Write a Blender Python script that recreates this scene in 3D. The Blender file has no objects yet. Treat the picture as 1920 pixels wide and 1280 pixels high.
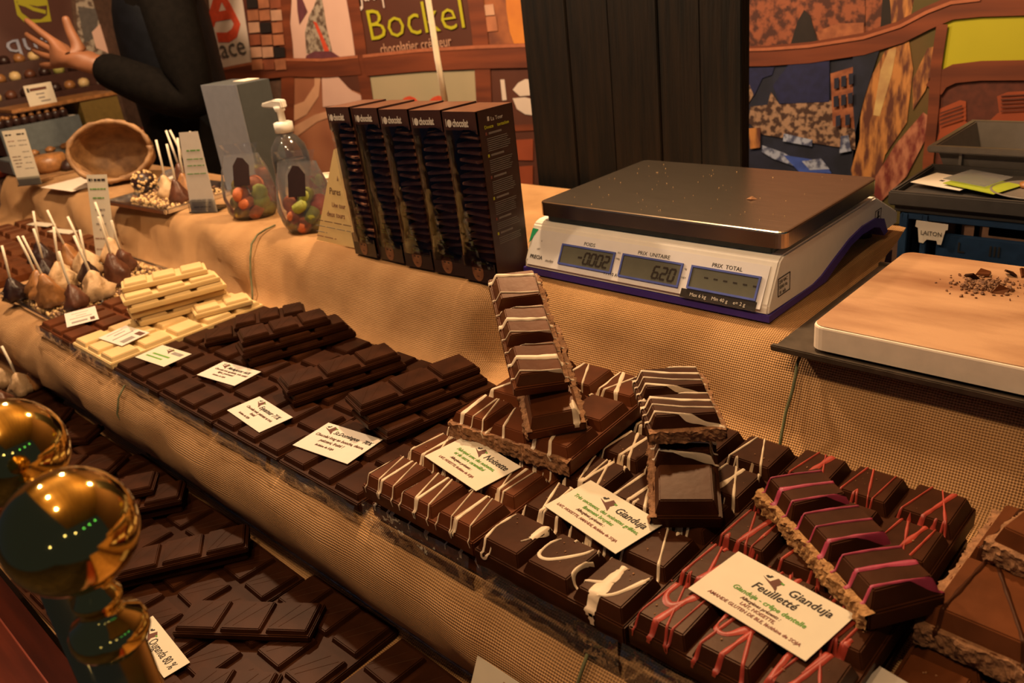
import bpy, bmesh, math, random
from mathutils import Vector, Matrix, noise
random.seed(7)
SC = bpy.context.scene
COL = SC.collection
# ------------------------------------------------------------------ camera
cd = bpy.data.cameras.new('camera'); cam = bpy.data.objects.new('camera', cd); COL.objects.link(cam)
cd.sensor_width = 23.5; cd.lens = 23.5*1563.33/1920
cd.clip_start = .01
cam.matrix_world = Matrix.Translation((0, 0, .36)) @ Matrix([[0.722078, -0.206911, 0.660144], [0.682685, 0.3676, -0.631516], [-0.112001, 0.906674, 0.406691]]).to_4x4()
cd.dof.use_dof = True; cd.dof.focus_distance = .80; cd.dof.aperture_fstop = 6.3
SC.camera = cam
# ------------------------------------------------------------------ light
W = bpy.data.worlds.new('evening_sky'); SC.world = W; W.use_nodes = True
bg = W.node_tree.nodes['Background']; bg.inputs[0].default_value = (.30, .42, .75, 1); bg.inputs[1].default_value = .04
def lamp(name, loc, power, col, size=.04, target=None, angle=None):
    ld = bpy.data.lights.new(name, 'SPOT' if target else 'POINT'); ld.energy = power; ld.color = col; ld.shadow_soft_size = size
    if target:
        ld.spot_size = math.radians(angle); ld.spot_blend = .6
    o = bpy.data.objects.new(name, ld); COL.objects.link(o); o.location = loc
    if target: o.rotation_euler = (Vector(target)-Vector(loc)).to_track_quat('-Z', 'Y').to_euler()
    return o
WARM = (1, .67, .36)
lamp('stall_or_fill_lamp', (-.78, 1.04, 1.0), 46, WARM, .035)
lamp('stall_or_fill_lamp', (-1.75, .64, 1.0), 44, (1, .71, .45), .035)
lamp('stall_or_fill_lamp', (-.11, -.10, 1.15), 12, WARM, .03)
lamp('stall_or_fill_lamp', (-.62, -.06, 1.15), 13, WARM, .03)
lamp('stall_or_fill_lamp', (-1.45, .0, 1.15), 13, (1, .71, .45), .03)  # added fill lamp, brightens the fronts of the left-hand goods
SC.view_settings.view_transform = 'Standard'; SC.view_settings.look = 'None'; SC.view_settings.gamma = 1
SC.view_settings.use_curve_mapping = False
SC.view_settings.exposure = 0.34
# ------------------------------------------------------------------ materials
MATS = {}
def mat(name, col, rough=.5, metal=0., var=.12, vs=60., bump=0., bs=300., col2=None, stretch=(1, 1, 1), spec=.5, coat=0., sss=0., lo=.35, hi=.65, detail=4, stint=None):
    m = bpy.data.materials.new(name); m.use_nodes = True; nt = m.node_tree; b = nt.nodes['Principled BSDF']
    tc = nt.nodes.new('ShaderNodeTexCoord'); mp = nt.nodes.new('ShaderNodeMapping'); mp.inputs['Scale'].default_value = stretch
    nt.links.new(tc.outputs['Object'], mp.inputs[0])
    n = nt.nodes.new('ShaderNodeTexNoise'); n.inputs['Scale'].default_value = vs; n.inputs['Detail'].default_value = detail
    nt.links.new(mp.outputs[0], n.inputs['Vector'])
    r = nt.nodes.new('ShaderNodeValToRGB'); r.color_ramp.elements[0].position = lo; r.color_ramp.elements[1].position = hi
    c2 = col2 if col2 else tuple(min(1, c*(1+var)) for c in col)
    c1 = col if col2 else tuple(c*(1-var) for c in col)
    r.color_ramp.elements[0].color = (*c1, 1); r.color_ramp.elements[1].color = (*c2, 1)
    nt.links.new(n.outputs['Fac'], r.inputs[0]); nt.links.new(r.outputs[0], b.inputs['Base Color'])
    b.inputs['Roughness'].default_value = rough; b.inputs['Metallic'].default_value = metal
    b.inputs['Specular IOR Level'].default_value = spec; b.inputs['Coat Weight'].default_value = coat; b.inputs['Coat Roughness'].default_value = .1
    if stint: b.inputs['Specular Tint'].default_value = (*stint, 1)
    if sss: b.inputs['Subsurface Weight'].default_value = sss; b.inputs['Subsurface Radius'].default_value = (.01, .006, .003)
    if bump:
        n2 = nt.nodes.new('ShaderNodeTexNoise'); n2.inputs['Scale'].default_value = bs; n2.inputs['Detail'].default_value = 3
        nt.links.new(mp.outputs[0], n2.inputs['Vector'])
        bp_ = nt.nodes.new('ShaderNodeBump'); bp_.inputs['Strength'].default_value = bump; bp_.inputs['Distance'].default_value = .002
        nt.links.new(n2.outputs['Fac'], bp_.inputs['Height']); nt.links.new(bp_.outputs[0], b.inputs['Normal'])
    MATS[name] = m; return m
def clear(name, tint=(1, 1, 1), gloss=.25, rough=.08, bump=.4, bs=90., sheen_mix=0.):
    """thin clear film or acrylic: see-through with a glossy skin"""
    m = bpy.data.materials.new(name); m.use_nodes = True; nt = m.node_tree; nt.nodes.remove(nt.nodes['Principled BSDF'])
    t = nt.nodes.new('ShaderNodeBsdfTransparent'); t.inputs[0].default_value = (*tint, 1)
    g = nt.nodes.new('ShaderNodeBsdfGlossy'); g.inputs['Roughness'].default_value = rough
    mx = nt.nodes.new('ShaderNodeMixShader'); fr = nt.nodes.new('ShaderNodeFresnel'); fr.inputs[0].default_value = 1.45
    ad = nt.nodes.new('ShaderNodeMath'); ad.operation = 'ADD'; ad.inputs[1].default_value = gloss; ad.use_clamp = True
    n = nt.nodes.new('ShaderNodeTexNoise'); n.inputs['Scale'].default_value = bs
    tc = nt.nodes.new('ShaderNodeTexCoord'); nt.links.new(tc.outputs['Object'], n.inputs['Vector'])
    b = nt.nodes.new('ShaderNodeBump'); b.inputs['Strength'].default_value = bump; b.inputs['Distance'].default_value = .004
    nt.links.new(n.outputs['Fac'], b.inputs['Height']); nt.links.new(b.outputs[0], g.inputs['Normal'])
    nt.links.new(fr.outputs[0], ad.inputs[0]); nt.links.new(ad.outputs[0], mx.inputs[0])
    nt.links.new(t.outputs[0], mx.inputs[1]); nt.links.new(g.outputs[0], mx.inputs[2])
    if sheen_mix:  # pale diffuse mix stands in for silvery highlights on clear plastic
        df = nt.nodes.new('ShaderNodeBsdfDiffuse'); df.inputs[0].default_value = (.8, .82, .85, 1); tr = nt.nodes.new('ShaderNodeBsdfTranslucent'); tr.inputs[0].default_value = (.8, .82, .85, 1)
        m2 = nt.nodes.new('ShaderNodeMixShader'); nt.links.new(df.outputs[0], m2.inputs[1]); nt.links.new(tr.outputs[0], m2.inputs[2])
        m3 = nt.nodes.new('ShaderNodeMixShader'); m3.inputs[0].default_value = sheen_mix; nt.links.new(mx.outputs[0], m3.inputs[1]); nt.links.new(m2.outputs[0], m3.inputs[2]); mx = m3
    nt.links.new(mx.outputs[0], nt.nodes['Material Output'].inputs[0]); MATS[name] = m; return m
def burlap_mat():
    m = bpy.data.materials.new('burlap'); m.use_nodes = True; nt = m.node_tree; b = nt.nodes['Principled BSDF']
    L = nt.links.new; N = nt.nodes.new
    uv = N('ShaderNodeUVMap'); sx = N('ShaderNodeSeparateXYZ'); L(uv.outputs[0], sx.inputs[0])
    wob = N('ShaderNodeTexNoise'); wob.inputs['Scale'].default_value = 25; L(uv.outputs[0], wob.inputs['Vector'])
    def thread(out, freq, ph):
        a = N('ShaderNodeMath'); a.operation = 'MULTIPLY'; a.inputs[1].default_value = freq; L(out, a.inputs[0])
        w = N('ShaderNodeMath'); w.operation = 'MULTIPLY_ADD'; w.inputs[1].default_value = 5; L(wob.outputs['Fac'], w.inputs[0]); L(a.outputs[0], w.inputs[2])
        s = N('ShaderNodeMath'); s.operation = 'SINE'; L(w.outputs[0], s.inputs[0])
        return s.outputs[0]
    F = 2*math.pi/.0024
    su = thread(sx.outputs[0], F, 0); sv = thread(sx.outputs[1], F, 0)
    pr = N('ShaderNodeMath'); pr.operation = 'MULTIPLY'; L(su, pr.inputs[0]); L(sv, pr.inputs[1])
    mxx = N('ShaderNodeMath'); mxx.operation = 'MAXIMUM'; L(su, mxx.inputs[0]); L(sv, mxx.inputs[1])
    ad = N('ShaderNodeMath'); ad.operation = 'MULTIPLY_ADD'; ad.inputs[1].default_value = .45; L(pr.outputs[0], ad.inputs[0]); L(mxx.outputs[0], ad.inputs[2])
    n1 = N('ShaderNodeTexNoise'); n1.inputs['Scale'].default_value = 14; n1.inputs['Detail'].default_value = 5; L(uv.outputs[0], n1.inputs['Vector'])
    r1 = N('ShaderNodeValToRGB'); r1.color_ramp.elements[0].position = -.0; r1.color_ramp.elements[1].position = 1
    r1.color_ramp.elements[0].color = (.27, .137, .050, 1); r1.color_ramp.elements[1].color = (.82, .475, .22, 1)
    mr = N('ShaderNodeMapRange'); mr.inputs[1].default_value = -.9; mr.inputs[2].default_value = 1.1; L(ad.outputs[0], mr.inputs[0]); L(mr.outputs[0], r1.inputs[0])
    mx = N('ShaderNodeMix'); mx.data_type = 'RGBA'; mx.blend_type = 'MULTIPLY'; mx.inputs[0].default_value = 1
    r2 = N('ShaderNodeValToRGB'); r2.color_ramp.elements[0].position = .3; r2.color_ramp.elements[1].position = .7
    r2.color_ramp.elements[0].color = (.74, .70, .66, 1); r2.color_ramp.elements[1].color = (1, 1, 1, 1); L(n1.outputs['Fac'], r2.inputs[0])
    L(r1.outputs[0], mx.inputs[6]); L(r2.outputs[0], mx.inputs[7]); L(mx.outputs[2], b.inputs['Base Color'])
    bu = N('ShaderNodeBump'); bu.inputs['Strength'].default_value = .8; bu.inputs['Distance'].default_value = .0012; L(ad.outputs[0], bu.inputs['Height']); L(bu.outputs[0], b.inputs['Normal'])
    b.inputs['Roughness'].default_value = .9; b.inputs['Specular IOR Level'].default_value = .15
    MATS['burlap'] = m; return m
burlap_mat()
mat('dark_chocolate', (.031, .0098, .0040), .42, var=.25, vs=35, bump=.10, bs=60, spec=.09, stint=(1, .62, .4))
mat('gianduja_chocolate', (.036, .0110, .0046), .38, var=.25, vs=30, bump=.08, bs=80, spec=.13, stint=(1, .66, .45))
mat('milk_chocolate', (.100, .030, .010), .36, var=.2, vs=30, bump=.08, bs=80, spec=.2, stint=(1, .62, .4))
mat('hazelnut_chocolate', (.085, .0235, .0082), .36, var=.3, vs=14, bump=.08, bs=80, spec=.2, stint=(1, .62, .4), stretch=(1, 1, 1))
mat('white_chocolate', (.64, .45, .20), .45, var=.06, vs=20, bump=.05, bs=60, sss=.1)
mat('drizzle_white', (.66, .51, .35), .5, var=.06, bump=.1, bs=200)
mat('drizzle_red', (.31, .036, .020), .45, var=.15, bump=.1, bs=200)
mat('drizzle_pink', (.33, .035, .075), .45, var=.15, bump=.1, bs=200)
mat('broken_filling', (.17, .075, .03), .9, col2=(.30, .14, .06), vs=160, bump=1., bs=260)
mat('broken_crisp', (.22, .10, .03), .9, col2=(.42, .22, .08), vs=220, bump=1., bs=320)
mat('card', (.60, .52, .39), .75, var=.02); mat('card_white', (.62, .55, .47), .7, var=.02)
mat('card_yellow', (.80, .58, .25), .7, var=.02)
mat('ink_black', (.02, .012, .008), .8); mat('ink_brown', (.10, .03, .015), .8); mat('ink_red', (.22, .065, .045), .8)
mat('ink_green', (.09, .26, .03), .8); mat('ink_yellow', (.50, .50, .02), .7); mat('ink_grey', (.22, .19, .17), .8)
mat('steel', (.46, .37, .29), .27, 1., var=.08, vs=25, stretch=(1, 14, 1), bump=.04, bs=120)  # brown tint puts the mirrored warm surroundings into the steel colour
mat('bright_steel', (.75, .77, .80), .15, 1., var=.05)
mat('scale_white', (.88, .82, .74), .45, var=.02); mat('scale_face', (.84, .80, .80), .5, var=.02)
mat('purple_plastic', (.055, .03, .26), .4, var=.05); mat('scale_teal', (.10, .13, .12), .5)
mat('lcd', (.13, .125, .09), .25, var=.05, spec=.6); mat('lcd_edge', (.07, .10, .40), .5)
mat('black_rubber', (.015, .014, .014), .6); mat('sticker_green', (.02, .34, .14), .5)
mat('brass', (.80, .55, .14), .07, 1., var=.04, vs=10); mat('brass_tube', (.62, .40, .13), .16, 1., var=.1, vs=10)
mat('dark_metal', (.035, .038, .042), .25, .6, var=.1)
mat('poly_board', (.50, .28, .145), .55, col2=(.24, .10, .040), vs=8, stretch=(.7, 2.6, 1), bump=.15, bs=500, lo=.36, hi=.64, detail=9)
mat('poly_edge', (.85, .70, .55), .5, var=.05)
mat('tray_steel', (.11, .085, .065), .4, .7, var=.2); mat('crumb', (.10, .04, .02), .8, col2=(.30, .15, .07), vs=400)
mat('black_wood', (.0035, .003, .0024), .6, spec=.2, col2=(.012, .0072, .004), vs=16, stretch=(5, 5, .35), bump=.5, bs=60, detail=7)
mat('red_wood', (.20, .032, .012), .35, col2=(.11, .018, .008), vs=10, stretch=(.5, 6, 6))
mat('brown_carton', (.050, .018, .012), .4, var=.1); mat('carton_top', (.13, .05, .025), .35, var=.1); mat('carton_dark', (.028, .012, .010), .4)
mat('plate_chocolate', (.62, .27, .13), .5, var=.2); mat('skin_print', (.30, .12, .05), .5, col2=(.14, .05, .02), vs=90)
mat('kraft', (.34, .18, .07), .6, col2=(.20, .10, .04), vs=40, bump=.6, bs=70); mat('paper', (.86, .72, .56), .7, var=.03)
mat('stick_paper', (.76, .66, .50), .7, var=.06); mat('nut_light', (.62, .40, .17), .6, var=.3, vs=300); mat('nut_dark', (.16, .075, .03), .6, var=.3, vs=300); mat('pistachio', (.36, .33, .08), .6, var=.3, vs=200)
mat('cone_dark', (.030, .012, .009), .35, var=.3, bump=.5, bs=70); mat('cone_caramel', (.30, .13, .04), .4, var=.25, bump=.5, bs=70)
mat('cone_brown', (.11, .038, .018), .4, var=.25, bump=.5, bs=70); mat('cone_cream', (.58, .38, .20), .55, var=.15, bump=.6, bs=90)
mat('jelly_red', (.45, .05, .03), .55, var=.15, bump=.6, bs=700, sss=.2); mat('jelly_green', (.34, .36, .05), .55, var=.15, bump=.6, bs=700, sss=.2)
mat('jelly_orange', (.60, .16, .05), .55, var=.15, bump=.6, bs=700, sss=.2); mat('jelly_yellow', (.62, .48, .10), .55, var=.15, bump=.6, bs=700, sss=.2)
mat('grey_card', (.055, .06, .06), .6, var=.05); mat('grey_card_lit', (.20, .205, .225), .6, var=.05)
mat('pump_white', (.80, .76, .68), .4, var=.03); mat('cup_white', (.80, .70, .58), .6, var=.03)
mat('blue_plastic', (.012, .035, .085), .45, var=.15); mat('grey_plastic', (.17, .145, .125), .45, var=.06); mat('dark_tray', (.045, .040, .038), .45, var=.1)
mat('lime_paper', (.30, .36, .02), .6, var=.05); mat('vest', (.0028, .003, .0045), .65, spec=.15, var=.3, vs=30, bump=.4, bs=40); mat('jumper', (.0045, .0033, .0025), .9, spec=.08, var=.2, bump=.4, bs=300)
mat('skin', (.22, .085, .036), .55, var=.1, vs=20); mat('hair', (.02, .012, .008), .6)
mat('trousers', (.010, .010, .012), .8)
mat('string', (.12, .12, .05), .8, var=.2); mat('mustard', (.16, .10, .02), .5, var=.1); mat('slate', (.10, .115, .115), .5, var=.1)
mat('floor_boards', (.05, .04, .03), .8, var=.3, vs=8); mat('ceiling_boards', (.20, .12, .045), .7, col2=(.12, .065, .025), vs=6, stretch=(.3, 6, 1)); mat('wall_board', (.10, .05, .03), .8, var=.2)
clear('film', (.97, .98, 1), .12, .06, .35, 60, .05); clear('bag_film', (.97, .98, 1), .04, .16, .5, 50, .09); clear('acrylic', (.95, .95, .93), .03, .05, .05, 10)
clear('glass', (.93, .95, .95), .02, .02, .0, 10); clear('window_film', (.90, .90, .92), .015, .10, .35, 40); clear('bottle_clear', (.97, .97, .93), .03, .08, .1, 30, .05)
# ------------------------------------------------------------------ helpers
def M(n): return MATS[n] if isinstance(n, str) else n
def mesh_obj(name, verts, faces, m, parent=None, smooth=False, loc=None, rot=None, uvs=None):
    me = bpy.data.meshes.new(name); me.from_pydata([tuple(v) for v in verts], [], faces); me.update()
    me.materials.append(M(m))
    if smooth: me.polygons.foreach_set('use_smooth', [True]*len(me.polygons))
    o = bpy.data.objects.new(name, me); COL.objects.link(o)
    if parent: o.parent = parent
    if loc: o.location = loc
    if rot: o.rotation_euler = rot
    return o
def bm_obj(name, bm, m, parent=None, smooth=False, loc=None, rot=None, bevel=0, seg=2):
    if bevel: bmesh.ops.bevel(bm, geom=list(bm.edges), offset=bevel, segments=seg, affect='EDGES', clamp_overlap=True)
    bmesh.ops.recalc_face_normals(bm, faces=list(bm.faces))
    me = bpy.data.meshes.new(name); bm.to_mesh(me); bm.free(); me.materials.append(M(m))
    if smooth: me.polygons.foreach_set('use_smooth', [True]*len(me.polygons))
    o = bpy.data.objects.new(name, me); COL.objects.link(o)
    if parent: o.parent = parent
    if loc: o.location = loc
    if rot: o.rotation_euler = rot
    return o
def copy_mesh(src, name, parent=None, loc=None, rot=None, m=None):
    o = bpy.data.objects.new(name, src.data); COL.objects.link(o)
    if parent: o.parent = parent
    if loc: o.location = loc
    if rot: o.rotation_euler = rot
    return o
def tag(o, label, cat, group=None, kind=None):
    if label: o['label'] = label
    if cat: o['category'] = cat
    if group: o['group'] = group
    if kind: o['kind'] = kind
    return o
def thing(name, label, cat, loc=(0, 0, 0), rot=(0, 0, 0), group=None):
    o = bpy.data.objects.new(name, None); COL.objects.link(o); o.location = loc; o.rotation_euler = rot; o.empty_display_size = .02
    return tag(o, label, cat, group)
def bbox(bm, x0, x1, y0, y1, z0, z1):
    vs = [bm.verts.new((x, y, z)) for z in (z0, z1) for x, y in ((x0, y0), (x1, y0), (x1, y1), (x0, y1))]
    for q in ((0, 3, 2, 1), (4, 5, 6, 7), (0, 1, 5, 4), (1, 2, 6, 5), (2, 3, 7, 6), (3, 0, 4, 7)): bm.faces.new([vs[i] for i in q])
def box(name, x0, x1, y0, y1, z0, z1, m, parent=None, bevel=.001, seg=2, loc=None, rot=None):
    bm = bmesh.new(); bbox(bm, x0, x1, y0, y1, z0, z1); return bm_obj(name, bm, m, parent, bevel=bevel, seg=seg, loc=loc, rot=rot)
def prism(name, pts, t, m, parent=None, mx=None, bevel=0, loc=None, rot=None):
    """polygon in local XY extruded by t along Z, then moved by matrix mx"""
    bm = bmesh.new(); lo = [bm.verts.new((x, y, 0)) for x, y in pts]; hi = [bm.verts.new((x, y, t)) for x, y in pts]; n = len(pts)
    bm.faces.new(lo[::-1]); bm.faces.new(hi)
    for i in range(n): bm.faces.new((lo[i], lo[(i+1) % n], hi[(i+1) % n], hi[i]))
    if bevel: bmesh.ops.bevel(bm, geom=list(bm.edges), offset=bevel, segments=2, affect='EDGES', clamp_overlap=True)
    if mx: bmesh.ops.transform(bm, matrix=mx, verts=list(bm.verts))
    return bm_obj(name, bm, m, parent, loc=loc, rot=rot)
def lathe(name, prof, m, parent=None, seg=24, loc=None, rot=None, lump=0., lscale=40., sx=1., sy=1., seed=0.):
    vs = []; fs = []; n = len(prof)
    for i in range(seg):
        a = 2*math.pi*i/seg
        for r, z in prof:
            p = Vector((r*math.cos(a)*sx, r*math.sin(a)*sy, z))
            if lump and r > 1e-5:
                k = 1+lump*noise.noise((p+Vector((seed*7.3, seed, seed*2)))*lscale)
                p.x *= k; p.y *= k
            vs.append(p)
    for i in range(seg):
        j = (i+1) % seg
        for k in range(n-1): fs.append((i*n+k, j*n+k, j*n+k+1, i*n+k+1))
    bm = bmesh.new(); bv = [bm.verts.new(v) for v in vs]
    for q in fs: bm.faces.new([bv[a] for a in q])
    bmesh.ops.remove_doubles(bm, verts=list(bm.verts), dist=1e-6)
    return bm_obj(name, bm, m, parent, True, loc, rot)
def tube(name, pts, r, m, parent=None, seg=8, radii=None, loc=None):
    pts = [Vector(p) for p in pts]; vs = []; fs = []; n = len(pts); up = Vector((.31, .2, .93))
    for i, p in enumerate(pts):
        t = (pts[min(i+1, n-1)]-pts[max(i-1, 0)]).normalized()
        a = t.cross(up)
        if a.length < .05: a = t.cross(Vector((1, 0, 0)))
        a.normalize(); b = t.cross(a); rr = radii[i] if radii else r
        for k in range(seg):
            an = 2*math.pi*k/seg; vs.append(p+(a*math.cos(an)+b*math.sin(an))*rr)
    for i in range(n-1):
        for k in range(seg): fs.append((i*seg+k, i*seg+(k+1) % seg, (i+1)*seg+(k+1) % seg, (i+1)*seg+k))
    fs.append(tuple(range(seg))[::-1]); fs.append(tuple((n-1)*seg+k for k in range(seg)))
    return mesh_obj(name, vs, fs, m, parent, True, loc)
def frame(o, x, y):
    x = Vector(x).normalized(); y = Vector(y); y = (y-x*y.dot(x)).normalized(); z = x.cross(y)
    return Matrix(((x.x, y.x, z.x, o[0]), (x.y, y.y, z.y, o[1]), (x.z, y.z, z.z, o[2]), (0, 0, 0, 1)))
def txt(s, size, m, parent, mx=None, x=0, y=0, z=.0003, align='LEFT', shear=0., sx=1., bold=0., name='lettering', depth=.0001, rot=0.):
    cu = bpy.data.curves.new('t', 'FONT'); cu.body = s; cu.size = size; cu.align_x = align; cu.align_y = 'BOTTOM_BASELINE'; cu.shear = shear
    cu.offset = bold*size; cu.extrude = depth; cu.resolution_u = 2
    o = bpy.data.objects.new('t', cu); COL.objects.link(o)
    dg = bpy.context.evaluated_depsgraph_get(); me = bpy.data.meshes.new_from_object(o.evaluated_get(dg))
    bpy.data.objects.remove(o); bpy.data.curves.remove(cu)
    L = Matrix.Translation((x, y, z)) @ Matrix.Rotation(rot, 4, 'Z') @ Matrix.Diagonal((sx, 1, 1, 1))
    me.transform((mx if mx else Matrix.Identity(4)) @ L); me.materials.clear(); me.materials.append(M(m)); me.name = name
    ob = bpy.data.objects.new(name, me); COL.objects.link(ob); ob.parent = parent
    return ob
def flat(name, pts, m, parent, mx=None, z=.0004, t=.0003): 
    return prism(name, pts, t, m, parent, (mx if mx else Matrix.Identity(4)) @ Matrix.Translation((0, 0, z)))
def rect(x0, x1, y0, y1): return [(x0, y0), (x1, y0), (x1, y1), (x0, y1)]
def ell(cx, cy, rx, ry, n=20, a0=0., a1=2*math.pi): return [(cx+rx*math.cos(a0+(a1-a0)*i/n), cy+ry*math.sin(a0+(a1-a0)*i/n)) for i in range(n)]
def roundbox(name, x0, x1, y0, y1, z0, z1, r, ch, m, parent=None, n=5):
    """box with rounded upright corners and a chamfered top rim"""
    def ring(i, z):
        out = []
        for cx, cy, a0 in ((x1-r, y1-r, 0), (x0+r, y1-r, math.pi/2), (x0+r, y0+r, math.pi), (x1-r, y0+r, 1.5*math.pi)):
            for k in range(n+1):
                a = a0+math.pi/2*k/n; out.append((cx+(r-i)*math.cos(a), cy+(r-i)*math.sin(a), z))
        return out
    R_ = [ring(0, z0), ring(0, z1-ch), ring(ch*.3, z1-ch*.3), ring(ch, z1)]; N = len(R_[0]); vs = [v for q in R_ for v in q]; fs = []
    for k in range(3):
        for i in range(N): fs.append((k*N+i, k*N+(i+1) % N, (k+1)*N+(i+1) % N, (k+1)*N+i))
    fs.append(tuple(range(N))[::-1]); fs.append(tuple(range(3*N, 4*N)))
    return mesh_obj(name, vs, fs, m, parent)
# ------------------------------------------------------------------ the setting
def struct(o): o['kind'] = 'structure'; return o
struct(box('floor', -4.2, 1.6, -2.2, 2.4, -1.0, -.95, 'floor_boards', bevel=0))
struct(box('ceiling', -4.2, 1.6, -.45, 2.4, 1.45, 1.5, 'ceiling_boards', bevel=0))
WA = Vector((-3.3, 1.3, 0)); WB = Vector((-1.05, 1.75, 0))
wl_dir = (WB-WA).normalized()
ML = frame(WA, wl_dir, (0, 0, 1))            # left stretch of the back wall: local x along the wall, y up
MR = frame(WB, (1, 0, 0), (0, 0, 1))         # right stretch
MS = frame((-3.3, 0, 0), (0, 1, 0), (0, 0, 1))  # end wall, local x = world y
def wall(name, mx, x0, x1):
    return struct(prism(name, rect(x0, x1, -.95, 1.45), .04, 'wall_board', None, mx @ Matrix.Translation((0, 0, -.046))))
wall('wall_back', ML, 0, 2.294); wall('wall_back', MR, 0, 2.4); wall('wall_left', MS, -.6, 1.36)
# burlap cloth over the three steps
PROF = [(1.08, 0), (.95, 0), (.80, 0), (.70, 0), (.683, -.0015), (.668, -.007), (.655, -.018), (.645, -.035), (.637, -.055), (.629, -.076), (.619, -.091), (.603, -.0985), (.585, -.1), (.50, -.1), (.42, -.1), (.375, -.1), (.357, -.103), (.343, -.110), (.330, -.121), (.321, -.138), (.318, -.158), (.322, -.178), (.332, -.198), (.344, -.216), (.348, -.228), (.338, -.2335), (.31, -.234), (.2, -.234), (.12, -.234), (.108, -.236), (.102, -.246), (.10, -.27), (.10, -.40), (.10, -.60)]
def cloth():
    pr = []
    for (a, b) in zip(PROF[:-1], PROF[1:]):
        n = max(1, int(math.hypot(b[0]-a[0], b[1]-a[1])/.012))
        for i in range(n): pr.append((a[0]+(b[0]-a[0])*i/n, a[1]+(b[1]-a[1])*i/n))
    pr.append(PROF[-1]); S = [0]
    for a, b in zip(pr[:-1], pr[1:]): S.append(S[-1]+math.hypot(b[0]-a[0], b[1]-a[1]))
    n = len(pr); nx = 330; X0, X1 = -2.62, .42; vs = []; uv = []
    nrm = []
    for i in range(n):
        a = pr[max(i-1, 0)]; b = pr[min(i+1, n-1)]; t = Vector((b[0]-a[0], b[1]-a[1])).normalized(); nrm.append((t.y, -t.x))
    for j in range(nx+1):
        x = X0+(X1-X0)*j/nx
        k = min(1, max(0, (x+1.32)/.2)); k2 = min(1, max(0, (x+.375)/.03)); back = .90+.18*k*k*(3-2*k)-.145*k2*k2*(3-2*k2)
        amp = .0045+.006*min(1, max(0, (-x-.75)/.7))
        for i, (y, z) in enumerate(pr):
            if y > .70: y = .70+(y-.70)*(back-.70)/.38
            q = min(1, max(0, (x+.76)/.08)); q = q*q*(3-2*q)*.036
            if z > -.1005: y += q*min(1, max(0, (y-.50)/.09))*min(1, max(0, (.86-y)/.10))
            rz = 0
            if z < -.004 and z > -.096: rz = math.sin(math.pi*min(1, max(0, (-z-.004)/.092)))
            elif z < -.104 and z > -.232: rz = math.sin(math.pi*(-z-.104)/.128)
            elif z < -.24: rz = .2
            w = noise.noise(Vector((x*7+z*18, z*11, 3.1)))*1.0+.6*noise.noise(Vector((x*19+z*9, z*30, 8.7)))
            if -.6 > x and z > -.1: w += .5*math.sin(x*26+z*40)*min(1, (-x-.6)/.5)
            d = amp*1.5*rz*w
            vs.append((x, y+nrm[i][0]*-abs(d)*.0+(-d if rz else 0), z+(d*.35 if rz else 0))); uv.append((x, S[i]))
    fs = []
    for j in range(nx):
        for i in range(n-1): fs.append((j*n+i, j*n+i+1, (j+1)*n+i+1, (j+1)*n+i))
    o = mesh_obj('burlap_cloth', vs, fs, 'burlap', smooth=True)
    ul = o.data.uv_layers.new(name='UVMap')
    for lp in o.data.loops: ul.data[lp.index].uv = uv[lp.vertex_index]
    return tag(o, 'tan burlap cloth draped over the three display steps', 'cloth')
cloth()
def counter():
    t = thing('stepped_stand', 'wooden stepped stand hidden beneath the tan burlap cloth', 'stand', (-1.1, .5, -.95)); ox, oy, oz = -1.1, .5, -.95
    def b(nm, x0, x1, y0, y1, z0, z1): box(nm, x0-ox, x1-ox, y0-oy, y1-oy, z0-oz, z1-oz, 'red_wood', t, .003)
    b('top_step', -2.55, .4, .70, .88, -.95, -.022); b('middle_step', -2.55, .4, .41, .699, -.95, -.122); b('lower_step', -2.55, .4, .14, .409, -.95, -.256)
    b('back_leaf', -1.1, -.38, .882, 1.06, -.05, -.022)
counter()
# ------------------------------------------------------------------ moulded chocolate
TILE = {}
def tile_mesh(w, d, h, ins, m, lines=0):
    key = (round(w, 4), round(d, 4), round(h, 4), ins, m, lines)
    if key not in TILE:
        bm = bmesh.new(); a, b = w/2, d/2; c, e = a-ins, b-ins
        lo = [bm.verts.new((x, y, -.0005)) for x, y in ((-a, -b), (a, -b), (a, b), (-a, b))]
        hi = [bm.verts.new((x, y, h)) for x, y in ((-c, -e), (c, -e), (c, e), (-c, e))]
        bm.faces.new(lo[::-1]); bm.faces.new(hi)
        for i in range(4): bm.faces.new((lo[i], lo[(i+1) % 4], hi[(i+1) % 4], hi[i]))
        bmesh.ops.bevel(bm, geom=[g for g in bm.edges if max(v.co.z for v in g.verts) > 0], offset=.0009, segments=2, affect='EDGES')
        for k in range(lines):      # moulded diagonal ridges
            f0 = -.8+1.6*(k+.5)/lines
            p = Vector((max(-1, f0-.9)*c*.9, -e*.82, h)); q = Vector((min(1, f0+.5)*c*.9, e*.82, h)); s = (q-p).normalized().cross(Vector((0, 0, 1)))*.0004
            vs = [bm.verts.new(v) for v in (p-s, p+s, q+s, q-s)]; tp = [bm.verts.new(v+Vector((0, 0, .0002))) for v in (p, q)]
            bm.faces.new((vs[0], vs[1], tp[0])); bm.faces.new((vs[1], vs[2], tp[1], tp[0])); bm.faces.new((vs[2], vs[3], tp[1])); bm.faces.new((vs[3], vs[0], tp[0], tp[1]))
        bmesh.ops.recalc_face_normals(bm, faces=list(bm.faces))
        me = bpy.data.meshes.new('tile'); bm.to_mesh(me); bm.free(); me.materials.append(M(m)); TILE[key] = me
    return TILE[key]
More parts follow.
